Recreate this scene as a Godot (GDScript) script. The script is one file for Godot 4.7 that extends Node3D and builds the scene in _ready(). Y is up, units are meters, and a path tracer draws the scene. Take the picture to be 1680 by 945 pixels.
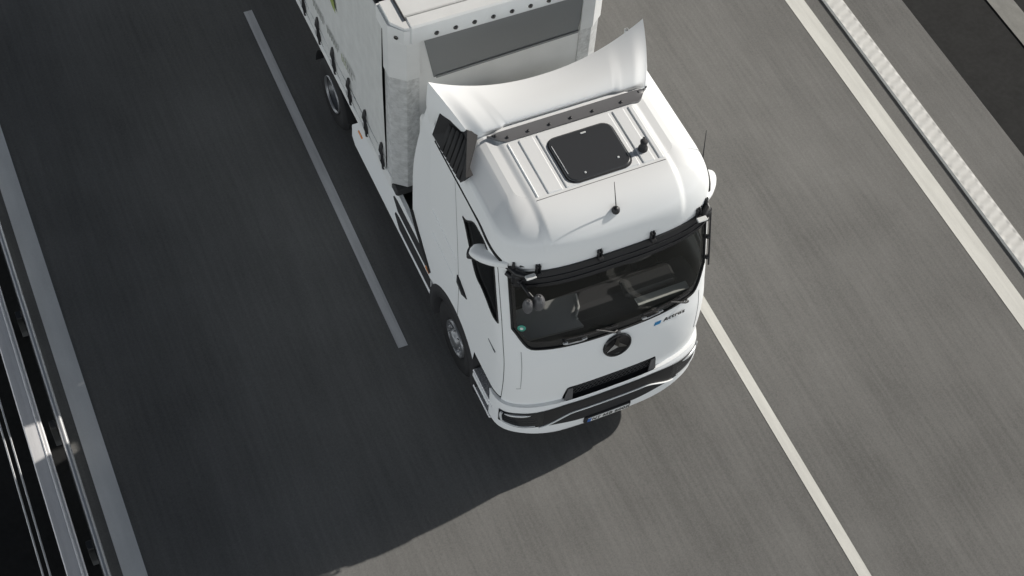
extends Node3D

# ---------------------------------------------------------------- materials
var M := {}

func lin(r: float, g: float, b: float) -> Color:
	return Color(r, g, b).linear_to_srgb()

func mat(key: String, c: Color, rough := 0.5, metal := 0.0) -> StandardMaterial3D:
	var m := StandardMaterial3D.new()
	m.albedo_color = c
	m.roughness = rough
	m.metallic = metal
	m.cull_mode = BaseMaterial3D.CULL_DISABLED
	M[key] = m
	return m

func noise_img(w: int, h: int, freq: float, sd: int, octaves := 4) -> Image:
	var n := FastNoiseLite.new()
	n.seed = sd
	n.frequency = freq
	n.noise_type = FastNoiseLite.TYPE_SIMPLEX_SMOOTH
	n.fractal_octaves = octaves
	var im := n.get_seamless_image(w, h, false, false, 0.1)
	im.convert(Image.FORMAT_L8)
	return im

# a tinted texture: several grey noise layers, each [image, weight], around 1.0
func layered(w: int, h: int, layers: Array, base: Color, grain: float, sd: int) -> ImageTexture:
	var rng := RandomNumberGenerator.new()
	rng.seed = sd
	var data := PackedByteArray()
	data.resize(w * h * 3)
	var bufs: Array[PackedByteArray] = []
	var ws := PackedFloat32Array()
	for l in layers:
		var im: Image = l[0]
		if im.get_width() != w or im.get_height() != h:
			im.resize(w, h, Image.INTERPOLATE_CUBIC)
		bufs.append(im.get_data())
		ws.append(l[1])
	var lut_r := PackedByteArray()
	var lut_g := PackedByteArray()
	var lut_b := PackedByteArray()
	for i in 1024:
		var k: float = i / 512.0
		var c := Color(base.r * k, base.g * k, base.b * k).linear_to_srgb()
		lut_r.append(int(clampf(c.r, 0, 1) * 255.0))
		lut_g.append(int(clampf(c.g, 0, 1) * 255.0))
		lut_b.append(int(clampf(c.b, 0, 1) * 255.0))
	var nl := bufs.size()
	for i in w * h:
		var k := 1.0 + (rng.randf() + rng.randf() - 1.0) * grain
		for j in nl:
			k += (bufs[j][i] / 127.5 - 1.0) * ws[j]
		var q := clampi(int(k * 512.0), 0, 1023)
		data[i * 3] = lut_r[q]
		data[i * 3 + 1] = lut_g[q]
		data[i * 3 + 2] = lut_b[q]
	var img := Image.create_from_data(w, h, false, Image.FORMAT_RGB8, data)
	img.generate_mipmaps()
	return ImageTexture.create_from_image(img)

func normal_tex(w: int, h: int, freq: float, sd: int, strength: float, octaves := 3) -> ImageTexture:
	var im := noise_img(w, h, freq, sd, octaves)
	im.convert(Image.FORMAT_RGBA8)
	im.bump_map_to_normal_map(strength)
	return ImageTexture.create_from_image(im)

func make_materials() -> void:
	var p := mat("paint", lin(0.82, 0.835, 0.84), 0.55)
	p.metallic_specular = 0.35
	p.clearcoat_enabled = true
	p.clearcoat = 0.2
	p.clearcoat_roughness = 0.08
	var cp := mat("body_white", lin(0.78, 0.79, 0.785), 0.5)
	cp.albedo_texture = layered(256, 256, [[noise_img(256, 256, 0.012, 41), 0.05]], Color(1, 1, 1) * 0.95, 0.02, 5)
	cp.uv1_triplanar = true
	cp.uv1_scale = Vector3(0.6, 0.6, 0.6)
	var cu := mat("curtain", Color.WHITE, 0.55)
	cu.albedo_texture = layered(512, 512, [[noise_img(512, 512, 0.01, 8), 0.06], [noise_img(512, 64, 0.02, 9), 0.035]], Color(0.62, 0.63, 0.62), 0.03, 6)
	cu.uv1_triplanar = true
	cu.uv1_scale = Vector3(0.7, 0.7, 0.7)
	cu.normal_enabled = true
	cu.normal_texture = normal_tex(512, 512, 0.012, 31, 6.0)
	cu.normal_scale = 0.5
	mat("black_trim", lin(0.016, 0.016, 0.018), 0.45)
	mat("black_soft", lin(0.018, 0.018, 0.020), 0.75)
	mat("rubber", lin(0.014, 0.014, 0.015), 0.8)
	mat("gloss_black", lin(0.012, 0.012, 0.014), 0.12)
	mat("comb", lin(0.075, 0.075, 0.078), 0.4)
	mat("strip_grey", lin(0.15, 0.15, 0.155), 0.4)
	mat("tray_grey", lin(0.46, 0.47, 0.45), 0.7)
	mat("grey_trim", lin(0.095, 0.095, 0.1), 0.4)
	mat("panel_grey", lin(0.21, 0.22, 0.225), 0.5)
	mat("interior_dark", lin(0.016, 0.017, 0.017), 0.75)
	mat("interior_grey", lin(0.16, 0.165, 0.155), 0.7)
	mat("interior_light", lin(0.45, 0.47, 0.43), 0.6)
	mat("seat_cloth", lin(0.022, 0.022, 0.023), 0.9)
	mat("chrome", lin(0.75, 0.76, 0.78), 0.18, 1.0)
	mat("dark_chrome", lin(0.10, 0.097, 0.094), 0.3, 1.0)
	mat("steel", lin(0.62, 0.63, 0.64), 0.42, 0.7)
	mat("rim_steel", lin(0.26, 0.265, 0.275), 0.4, 0.7)
	mat("chassis", lin(0.035, 0.035, 0.037), 0.7)
	var amber := mat("amber", lin(0.75, 0.24, 0.02), 0.2)
	amber.clearcoat_enabled = true
	mat("red_lens", lin(0.45, 0.02, 0.05), 0.2)
	mat("blue_mark", lin(0.02, 0.22, 0.48), 0.4)
	mat("plate_white", lin(0.72, 0.73, 0.72), 0.4)
	mat("plate_blue", lin(0.03, 0.12, 0.42), 0.4)
	mat("letter_black", lin(0.012, 0.012, 0.013), 0.4)
	mat("letter_grey", lin(0.14, 0.15, 0.16), 0.4)
	mat("print_grey", lin(0.17, 0.18, 0.16), 0.6)
	mat("print_olive", lin(0.24, 0.27, 0.15), 0.6)
	mat("print_green", lin(0.27, 0.33, 0.10), 0.6)
	mat("sticker_green", lin(0.04, 0.30, 0.22), 0.4)
	mat("lamp_glass", lin(0.02, 0.022, 0.024), 0.06)
	mat("drl", lin(0.6, 0.62, 0.63), 0.2)
	var g := mat("glass", Color(0.30, 0.34, 0.33, 0.05), 0.02)
	g.transparency = BaseMaterial3D.TRANSPARENCY_ALPHA
	var gs := mat("side_glass", Color(0.06, 0.065, 0.07, 0.55), 0.02)
	gs.transparency = BaseMaterial3D.TRANSPARENCY_ALPHA
	mat("hatch_glass", lin(0.042, 0.044, 0.048), 0.35)
	var ga := mat("galvanised", Color.WHITE, 0.55, 0.25)
	var cell := FastNoiseLite.new()
	cell.seed = 77
	cell.noise_type = FastNoiseLite.TYPE_CELLULAR
	cell.cellular_return_type = FastNoiseLite.RETURN_CELL_VALUE
	cell.frequency = 0.09
	var ci := cell.get_seamless_image(256, 256, false, false, 0.1)
	ci.convert(Image.FORMAT_L8)
	ga.albedo_texture = layered(256, 256, [[ci, 0.18], [noise_img(256, 256, 0.02, 12), 0.15]], Color(0.60, 0.61, 0.61), 0.06, 7)
	ga.uv1_triplanar = true
	ga.uv1_scale = Vector3(1.6, 1.6, 1.6)
	# tread plate: fine speckle
	var tr := mat("tread", Color.WHITE, 0.5, 0.4)
	tr.albedo_texture = layered(128, 128, [[noise_img(128, 128, 0.12, 15), 0.7]], Color(0.62, 0.62, 0.63), 0.45, 9)
	tr.uv1_triplanar = true
	tr.uv1_scale = Vector3(3, 3, 3)
	# asphalt: fine grain, lengthwise streaks, broad patches
	var asph := mat("asphalt", Color.WHITE, 0.95)
	asph.metallic_specular = 0.12
	var n := 1536
	asph.albedo_texture = layered(n, n, [
		[noise_img(n, 64, 0.16, 21, 3), 0.10],
		[noise_img(768, 24, 0.03, 22, 3), 0.06],
		[noise_img(512, 512, 0.02, 24, 5), 0.10],
		[noise_img(256, 256, 0.008, 23, 4), 0.10]], Color(0.186, 0.185, 0.179), 0.15, 4)
	# paint worn by traffic
	var pw := mat("line_paint", Color.WHITE, 0.7)
	pw.albedo_texture = layered(256, 256, [[noise_img(256, 32, 0.06, 51), 0.07], [noise_img(256, 256, 0.02, 52), 0.05]], Color(0.68, 0.68, 0.64), 0.05, 14)
	pw.uv1_triplanar = true
	pw.uv1_world_triplanar = true
	pw.uv1_scale = Vector3(0.8, 0.8, 0.25)
	var pf := mat("line_paint_fresh", Color.WHITE, 0.6)
	pf.albedo_texture = layered(256, 256, [[noise_img(256, 32, 0.05, 55), 0.05], [noise_img(256, 256, 0.02, 56), 0.06]], Color(0.86, 0.87, 0.87), 0.03, 15)
	pf.uv1_triplanar = true
	pf.uv1_world_triplanar = true
	pf.uv1_scale = Vector3(0.5, 0.5, 0.2)
	var pd := mat("line_paint_dull", Color.WHITE, 0.7)
	pd.albedo_texture = layered(256, 256, [[noise_img(256, 32, 0.06, 53), 0.10], [noise_img(256, 256, 0.02, 54), 0.08]], Color(0.74, 0.74, 0.74), 0.06, 16)
	pd.uv1_triplanar = true
	pd.uv1_world_triplanar = true
	pd.uv1_scale = Vector3(0.8, 0.8, 0.25)
	var co := mat("concrete", Color.WHITE, 0.85)
	co.albedo_texture = layered(512, 512, [[noise_img(512, 512, 0.015, 61), 0.14], [noise_img(512, 512, 0.08, 62), 0.06]], Color(0.23, 0.23, 0.215), 0.08, 17)
	co.uv1_triplanar = true
	co.uv1_world_triplanar = true
	co.uv1_scale = Vector3(0.6, 0.6, 0.3)
	var kc := mat("kerb_white", Color.WHITE, 0.75)
	kc.albedo_texture = layered(256, 256, [[noise_img(256, 256, 0.02, 63), 0.06]], Color(0.66, 0.66, 0.64), 0.01, 18)
	kc.uv1_triplanar = true
	kc.uv1_world_triplanar = true
	var so := mat("soil_and_shade", Color.WHITE, 0.95)  # near-black: earth in the median, painted shadow on the right verge
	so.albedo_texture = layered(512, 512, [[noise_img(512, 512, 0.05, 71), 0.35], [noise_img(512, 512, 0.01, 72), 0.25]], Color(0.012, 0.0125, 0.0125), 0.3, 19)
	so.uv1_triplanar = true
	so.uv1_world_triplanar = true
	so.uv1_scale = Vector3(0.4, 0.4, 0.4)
	var gr := mat("grass", Color.WHITE, 0.95)
	gr.albedo_texture = layered(512, 512, [[noise_img(512, 512, 0.03, 73), 0.25], [noise_img(512, 512, 0.008, 74), 0.2]], Color(0.21, 0.20, 0.14), 0.3, 20)
	gr.uv1_triplanar = true
	gr.uv1_world_triplanar = true
	gr.uv1_scale = Vector3(0.08, 0.08, 0.08)

# ---------------------------------------------------------------- mesh helpers
func mb() -> SurfaceTool:
	var st := SurfaceTool.new()
	st.begin(Mesh.PRIMITIVE_TRIANGLES)
	return st

func build(st: SurfaceTool, called: String, m: String, parent: Node, normals := true) -> MeshInstance3D:
	if normals:
		st.generate_normals()
	var o := MeshInstance3D.new()
	o.mesh = st.commit()
	o.name = called
	o.material_override = M[m]
	parent.add_child(o, true)
	return o

func tri(st: SurfaceTool, a: Vector3, b: Vector3, c: Vector3) -> void:
	st.add_vertex(a); st.add_vertex(b); st.add_vertex(c)

func quad(st: SurfaceTool, a: Vector3, b: Vector3, c: Vector3, d: Vector3) -> void:
	tri(st, a, b, c); tri(st, a, c, d)

# chamfered box; xf places it
func rbox(st: SurfaceTool, c: Vector3, s: Vector3, bev := 0.01, bs := Basis.IDENTITY) -> void:
	st.set_smooth_group(-1)
	var h := s * 0.5
	var b := minf(bev, minf(h.x, minf(h.y, h.z)) * 0.9)
	var P := func(sx: float, sy: float, sz: float, ax: int) -> Vector3:
		var v := Vector3(sx * (h.x - (0.0 if ax == 0 else b)), sy * (h.y - (0.0 if ax == 1 else b)), sz * (h.z - (0.0 if ax == 2 else b)))
		return c + bs * v
	for sg in [-1.0, 1.0]:
		quad_o(st, P.call(sg, -1, -1, 0), P.call(sg, 1, -1, 0), P.call(sg, 1, 1, 0), P.call(sg, -1, 1, 0), bs * Vector3(sg, 0, 0))
		quad_o(st, P.call(-1, sg, -1, 1), P.call(1, sg, -1, 1), P.call(1, sg, 1, 1), P.call(-1, sg, 1, 1), bs * Vector3(0, sg, 0))
		quad_o(st, P.call(-1, -1, sg, 2), P.call(1, -1, sg, 2), P.call(1, 1, sg, 2), P.call(-1, 1, sg, 2), bs * Vector3(0, 0, sg))
	for s1 in [-1.0, 1.0]:
		for s2 in [-1.0, 1.0]:
			quad_o(st, P.call(s1, s2, -1, 0), P.call(s1, s2, 1, 0), P.call(s1, s2, 1, 1), P.call(s1, s2, -1, 1), bs * Vector3(s1, s2, 0))
			quad_o(st, P.call(s1, -1, s2, 0), P.call(s1, 1, s2, 0), P.call(s1, 1, s2, 2), P.call(s1, -1, s2, 2), bs * Vector3(s1, 0, s2))
			quad_o(st, P.call(-1, s1, s2, 1), P.call(1, s1, s2, 1), P.call(1, s1, s2, 2), P.call(-1, s1, s2, 2), bs * Vector3(0, s1, s2))
			for s3 in [-1.0, 1.0]:
				tri_o(st, P.call(s1, s2, s3, 0), P.call(s1, s2, s3, 1), P.call(s1, s2, s3, 2), bs * Vector3(s1, s2, s3))

func tri_o(st: SurfaceTool, a: Vector3, b: Vector3, c: Vector3, out: Vector3) -> void:
	if (b - a).cross(c - a).dot(out) > 0.0:
		tri(st, a, c, b)
	else:
		tri(st, a, b, c)

func quad_o(st: SurfaceTool, a: Vector3, b: Vector3, c: Vector3, d: Vector3, out: Vector3) -> void:
	tri_o(st, a, b, c, out)
	tri_o(st, a, c, d, out)

func box_part(called: String, m: String, parent: Node, c: Vector3, s: Vector3, bev := 0.01, bs := Basis.IDENTITY) -> MeshInstance3D:
	var st := mb()
	rbox(st, c, s, bev, bs)
	return build(st, called, m, parent)

# round tube through points
func tube(st: SurfaceTool, pts: Array, r, n := 8, caps := true) -> void:
	st.set_smooth_group(0)
	var rings: Array = []
	for i in pts.size():
		var p: Vector3 = pts[i]
		var d: Vector3
		if i == 0: d = pts[1] - p
		elif i == pts.size() - 1: d = p - pts[i - 1]
		else: d = pts[i + 1] - pts[i - 1]
		d = d.normalized()
		var up := Vector3.UP if absf(d.y) < 0.9 else Vector3.RIGHT
		var a := d.cross(up).normalized()
		var b := a.cross(d)
		var rr: float = r[i] if r is Array else r
		var ring := PackedVector3Array()
		for k in n:
			var t := TAU * k / n
			ring.append(p + (a * cos(t) + b * sin(t)) * rr)
		rings.append(ring)
	for i in rings.size() - 1:
		for k in n:
			var k2 := (k + 1) % n
			var mid: Vector3 = (rings[i][k] + rings[i][k2]) * 0.5 - pts[i]
			quad_o(st, rings[i][k], rings[i][k2], rings[i + 1][k2], rings[i + 1][k], mid)
	if caps:
		st.set_smooth_group(-1)
		for e in [0, rings.size() - 1]:
			var out: Vector3 = (pts[e] - pts[1]) if e == 0 else (pts[e] - pts[e - 1])
			for k in range(1, n - 1):
				tri_o(st, rings[e][0], rings[e][k], rings[e][k + 1], out)

# lathe about an axis: profile of Vector2(radius, along)
func lathe(st: SurfaceTool, c: Vector3, axis: Vector3, prof: Array, n := 32, smooth := true) -> void:
	st.set_smooth_group(0 if smooth else -1)
	var up := Vector3.UP if absf(axis.y) < 0.9 else Vector3.RIGHT
	var a := axis.cross(up).normalized()
	var b := a.cross(axis)
	for i in prof.size() - 1:
		var p0: Vector2 = prof[i]
		var p1: Vector2 = prof[i + 1]
		for k in n:
			var t0 := TAU * k / n
			var t1 := TAU * (k + 1) / n
			var d0 := a * cos(t0) + b * sin(t0)
			var d1 := a * cos(t1) + b * sin(t1)
			quad(st, c + axis * p0.y + d0 * p0.x, c + axis * p1.y + d0 * p1.x, c + axis * p1.y + d1 * p1.x, c + axis * p0.y + d1 * p0.x)

# convex or concave outline extruded along a vector
func extrude(st: SurfaceTool, poly: Array, d: Vector3) -> void:
	# poly: Array of Vector3 in one plane
	st.set_smooth_group(-1)
	var n: Vector3 = d.normalized()
	var up := Vector3.UP if absf(n.y) < 0.9 else Vector3.RIGHT
	var a := n.cross(up).normalized()
	var b := a.cross(n)
	var p2 := PackedVector2Array()
	var cen := Vector3.ZERO
	for p in poly:
		p2.append(Vector2(p.dot(a), p.dot(b)))
		cen += p
	cen /= poly.size()
	var idx := Geometry2D.triangulate_polygon(p2)
	for i in range(0, idx.size(), 3):
		tri_o(st, poly[idx[i]], poly[idx[i + 1]], poly[idx[i + 2]], -d)
		tri_o(st, poly[idx[i]] + d, poly[idx[i + 1]] + d, poly[idx[i + 2]] + d, d)
	for i in poly.size():
		var q: Vector3 = poly[(i + 1) % poly.size()]
		quad_o(st, poly[i], q, q + d, poly[i] + d, (poly[i] + q) * 0.5 - cen)

# smooth grid patch from fn(u, v), u and v in 0..1, normals from differences
func patch(st: SurfaceTool, fn: Callable, nu: int, nv: int, toward: Vector3) -> void:
	var pts := PackedVector3Array()
	var nor := PackedVector3Array()
	var e := 0.002
	for j in nv + 1:
		for i in nu + 1:
			var u := float(i) / nu
			var v := float(j) / nv
			pts.append(fn.call(u, v))
			var u0 := maxf(u - e, 0.0)
			var u1 := minf(u + e, 1.0)
			var v0 := maxf(v - e, 0.0)
			var v1 := minf(v + e, 1.0)
			var du: Vector3 = fn.call(u1, v) - fn.call(u0, v)
			var dv: Vector3 = fn.call(u, v1) - fn.call(u, v0)
			var nn := du.cross(dv).normalized()
			if nn.dot(toward) < 0.0: nn = -nn
			nor.append(nn)
	emit_grid(st, pts, nor, nu, nv)

func emit_grid(st: SurfaceTool, pts: PackedVector3Array, nor: PackedVector3Array, nu: int, nv: int) -> void:
	var w := nu + 1
	for j in nv:
		for i in nu:
			var a := j * w + i
			var q := [a, a + 1, a + w + 1, a + w]
			var fl := (pts[q[1]] - pts[q[0]]).cross(pts[q[2]] - pts[q[0]]).dot(nor[q[0]]) > 0.0
			var order := [0, 2, 1, 0, 3, 2] if fl else [0, 1, 2, 0, 2, 3]
			for k in order:
				st.set_normal(nor[q[k]])
				st.add_vertex(pts[q[k]])

func text_part(called: String, txt: String, size: float, m: String, parent: Node, xf: Transform3D, bold := false, depth := 0.003) -> MeshInstance3D:
	var f := SystemFont.new()
	f.font_names = PackedStringArray(["Droid Sans"])
	if bold: f.font_weight = 700
	var t := TextMesh.new()
	t.text = txt
	t.font = f
	t.font_size = 64
	t.pixel_size = size / 64.0
	t.depth = depth
	var o := MeshInstance3D.new()
	o.mesh = t
	o.name = called
	o.material_override = M[m]
	o.transform = xf
	parent.add_child(o, true)
	return o

# ---------------------------------------------------------------- cab surface
var SUP := {}

func sup_table(n: float, w: float, d: float) -> Array:
	var key := "%f_%f_%f" % [n, w, d]
	if SUP.has(key): return SUP[key]
	var raw: Array = []
	var acc := PackedFloat32Array()
	var L := 0.0
	var K := 900
	for i in K + 1:
		var t := PI * 0.5 * i / K
		var p := Vector2(pow(sin(t), 2.0 / n), 1.0 - pow(maxf(cos(t), 0.0), 2.0 / n))
		if i > 0:
			var dd: Vector2 = p - raw[i - 1]
			L += Vector2(dd.x * w, dd.y * d).length()
		raw.append(p)
		acc.append(L)
	var out: Array = []
	var j := 0
	for i in 401:
		var target := L * i / 400.0
		while j < K - 1 and acc[j + 1] < target: j += 1
		var f := clampf((target - acc[j]) / maxf(acc[j + 1] - acc[j], 1e-9), 0, 1)
		out.append((raw[j] as Vector2).lerp(raw[j + 1], f))
	SUP[key] = out
	return out

func sup_at(tab: Array, s: float) -> Vector2:
	var a := clampf(absf(s), 0.0, 1.0) * 400.0
	var i := mini(int(a), 399)
	var v: Vector2 = (tab[i] as Vector2).lerp(tab[i + 1], a - i)
	return v

func s_of(tab: Array, nx: float) -> float:
	for i in 400:
		if (tab[i + 1] as Vector2).x >= nx:
			var a: Vector2 = tab[i]
			var b: Vector2 = tab[i + 1]
			return (i + (nx - a.x) / maxf(b.x - a.x, 1e-9)) / 400.0
	return 1.0

func table(t: Array, y: float) -> float:
	if y <= t[0][0]: return t[0][1]
	for i in t.size() - 1:
		if y <= t[i + 1][0]:
			var f: float = (y - t[i][0]) / (t[i + 1][0] - t[i][0])
			# smooth (Catmull-Rom) through the points
			var p0: float = t[maxi(i - 1, 0)][1]
			var p1: float = t[i][1]
			var p2: float = t[i + 1][1]
			var p3: float = t[mini(i + 2, t.size() - 1)][1]
			return 0.5 * (2.0 * p1 + (p2 - p0) * f + (2.0 * p0 - 5.0 * p1 + 4.0 * p2 - p3) * f * f + (3.0 * p1 - p0 - 3.0 * p2 + p3) * f * f * f)
	return t[-1][1]

const ZF := [[0.8, -0.03], [1.1, -0.012], [1.35, 0.008], [1.6, 0.012], [1.85, -0.005], [2.05, -0.05], [2.3, -0.10], [2.7, -0.19], [3.1, -0.285], [3.3, -0.34], [3.5, -0.40]]
const CAB_W := 1.245
const CAB_D := 0.52
const REAR := -2.25
var CT: Array

func cab(s: float, y: float) -> Vector3:
	var zf := table(ZF, y)
	var a := absf(s)
	var v := sup_at(CT, minf(a, 1.0))
	var x := CAB_W * v.x
	var z := zf - CAB_D * v.y
	if a > 1.0:
		z = lerpf(zf - CAB_D, REAR, a - 1.0)
	return Vector3(signf(s) * x, y, z)

func cab_n(s: float, y: float) -> Vector3:
	var e := 0.004
	var du := cab(s + e, y) - cab(s - e, y)
	var dv := cab(s, y + e) - cab(s, y - e)
	var n := du.cross(dv).normalized()
	var p := cab(s, y)
	if n.dot(Vector3(p.x, 0.0, p.z + 1.4)) < 0.0: n = -n
	return n

func s_z(z: float, y: float) -> float:    # s on the straight side for a z
	var zc := table(ZF, y) - CAB_D
	return 1.0 + (zc - z) / (zc - REAR)

# patch on the cab surface between two y curves
func cab_patch(st: SurfaceTool, s0: float, s1: float, ns: int, lo: Callable, hi: Callable, ny: int, off := 0.0) -> void:
	var pts := PackedVector3Array()
	var nor := PackedVector3Array()
	for j in ny + 1:
		for i in ns + 1:
			var s := lerpf(s0, s1, float(i) / ns)
			var y: float = lerpf(lo.call(s), hi.call(s), float(j) / ny)
			var n := cab_n(s, y)
			pts.append(cab(s, y) + n * off)
			nor.append(n)
	emit_grid(st, pts, nor, ns, ny)

func y_rim(s: float) -> float:
	return lerpf(3.17, 3.45, smoothstep(0.62, 1.05, absf(s)))

func wind_lo(s: float) -> float:
	var x := absf(cab(s, 2.2).x)
	return 2.055 + 0.045 * pow(x / 0.9, 2.0) + 0.29 * pow(smoothstep(0.93, 1.17, x), 1.4)

func side_low(s: float) -> float:
	var z := cab(s, 1.1).z
	if z > -0.95: return 1.10
	if z > -2.12:
		var d := (z + 1.54) / 0.67
		return maxf(0.5 + 0.67 * sqrt(maxf(1.0 - d * d, 0.0)), 0.83)
	return 0.86

# side window limits in s
var SW0 := 0.0
var SW1 := 0.0
func win_lo(s: float) -> float:
	var t := (absf(s) - SW0) / (SW1 - SW0)
	return lerpf(2.36, 2.50, smoothstep(0.0, 0.5, t)) + 0.56 * pow(smoothstep(0.52, 1.0, t), 1.5)
func win_hi(s: float) -> float:
	var t := (absf(s) - SW0) / (SW1 - SW0)
	return lerpf(3.20, 3.30, smoothstep(0.0, 0.25, t)) - 0.235 * pow(smoothstep(0.45, 1.0, t), 1.2)

# ---------------------------------------------------------------- bumper surface
const ZB := [[0.38, 0.0], [0.43, 0.032], [0.5, 0.044], [0.62, 0.047], [0.80, 0.05], [0.95, 0.05], [1.01, 0.045], [1.06, 0.028]]
const BW := 1.265
const BD := 0.50
var BT: Array
func bump(s: float, y: float) -> Vector3:
	var v := sup_at(BT, s)
	return Vector3(signf(s) * BW * v.x, y, table(ZB, y) - BD * v.y)
func bump_n(s: float, y: float) -> Vector3:
	var e := 0.004
	var n := (bump(minf(s + e, 1.0), y) - bump(maxf(s - e, -1.0), y)).cross(bump(s, y + e) - bump(s, y - e)).normalized()
	var p := bump(s, y)
	if n.dot(Vector3(p.x, 0.0, p.z + 1.4)) < 0.0: n = -n
	return n
func bump_patch(st: SurfaceTool, s0: float, s1: float, ns: int, lo: Callable, hi: Callable, ny: int, off := 0.0) -> void:
	var pts := PackedVector3Array()
	var nor := PackedVector3Array()
	for j in ny + 1:
		for i in ns + 1:
			var s := lerpf(s0, s1, float(i) / ns)
			var y: float = lerpf(lo.call(s), hi.call(s), float(j) / ny)
			var n := bump_n(s, y)
			pts.append(bump(s, y) + n * off)
			nor.append(n)
	emit_grid(st, pts, nor, ns, ny)
func bump_low(s: float) -> float:
	return lerpf(0.43, 0.56, smoothstep(0.5, 1.22, absf(bump(s, 0.6).x)))
func strip_hi(s: float) -> float:
	var x := absf(bump(s, 0.9).x)
	return lerpf(1.012, 0.965, smoothstep(0.5, 1.0, x)) - 0.03 * smoothstep(1.05, 1.25, x)
func strip_lo(s: float) -> float:
	var x := absf(bump(s, 0.8).x)
	return lerpf(0.835, 0.655, smoothstep(0.42, 0.86, x)) + 0.05 * smoothstep(1.0, 1.25, x)

# ---------------------------------------------------------------- the truck
func wheel(truck: Node3D, x: float, z: float, side: float, dual: bool) -> void:
	var ax := Vector3(side, 0, 0)
	var c := Vector3(x, 0.5, z)
	var st := mb()
	var hw := 0.15
	var prof := [Vector2(0.23, -hw + 0.01), Vector2(0.42, -hw - 0.008), Vector2(0.475, -hw + 0.02), Vector2(0.498, -hw + 0.06)]
	for k in 5:   # tread grooves
		var g := -0.085 + k * 0.0425
		prof.append(Vector2(0.5, g - 0.014)); prof.append(Vector2(0.5, g - 0.006))
		prof.append(Vector2(0.488, g - 0.005)); prof.append(Vector2(0.488, g + 0.005)); prof.append(Vector2(0.5, g + 0.006))
	prof.append_array([Vector2(0.498, hw - 0.06), Vector2(0.475, hw - 0.02), Vector2(0.44, hw + 0.004), Vector2(0.42, hw + 0.008), Vector2(0.36, hw + 0.004), Vector2(0.30, hw - 0.005), Vector2(0.23, hw - 0.03)])
	lathe(st, c, ax, prof, 48)
	if dual:
		lathe(st, c - ax * 0.34, ax, prof, 40)
	var t := build(st, "tyre", "rubber", truck)
	st = mb()
	if dual:
		lathe(st, c, ax, [Vector2(0.262, hw - 0.012), Vector2(0.258, hw + 0.006), Vector2(0.25, hw + 0.004), Vector2(0.244, hw - 0.05), Vector2(0.225, -0.02), Vector2(0.2, -0.035), Vector2(0.14, -0.035), Vector2(0.13, 0.05), Vector2(0.11, 0.09), Vector2(0.0, 0.095)], 40)
	else:
		lathe(st, c, ax, [Vector2(0.24, hw - 0.03), Vector2(0.236, hw + 0.0), Vector2(0.228, hw + 0.004), Vector2(0.218, hw - 0.002), Vector2(0.212, hw - 0.05), Vector2(0.206, 0.08), Vector2(0.2, 0.12), Vector2(0.155, 0.125), Vector2(0.145, 0.10), Vector2(0.12, 0.10), Vector2(0.11, 0.17), Vector2(0.06, 0.185), Vector2(0.0, 0.187)], 40)
	var rim := build(st, "rim", "rim_steel", t)
	rim.set_meta("label", "bright steel wheel rim")
	st = mb()
	var off := 0.125 if not dual else -0.03
	for k in 10:
		var a := TAU * k / 10.0
		var p := c + ax * off + Vector3(0, cos(a), sin(a)) * 0.165
		lathe(st, p, ax, [Vector2(0.017, 0.0), Vector2(0.016, 0.03), Vector2(0.008, 0.04), Vector2(0, 0.04)], 6, false)
	build(st, "wheel_nuts", "chrome", t)

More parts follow.
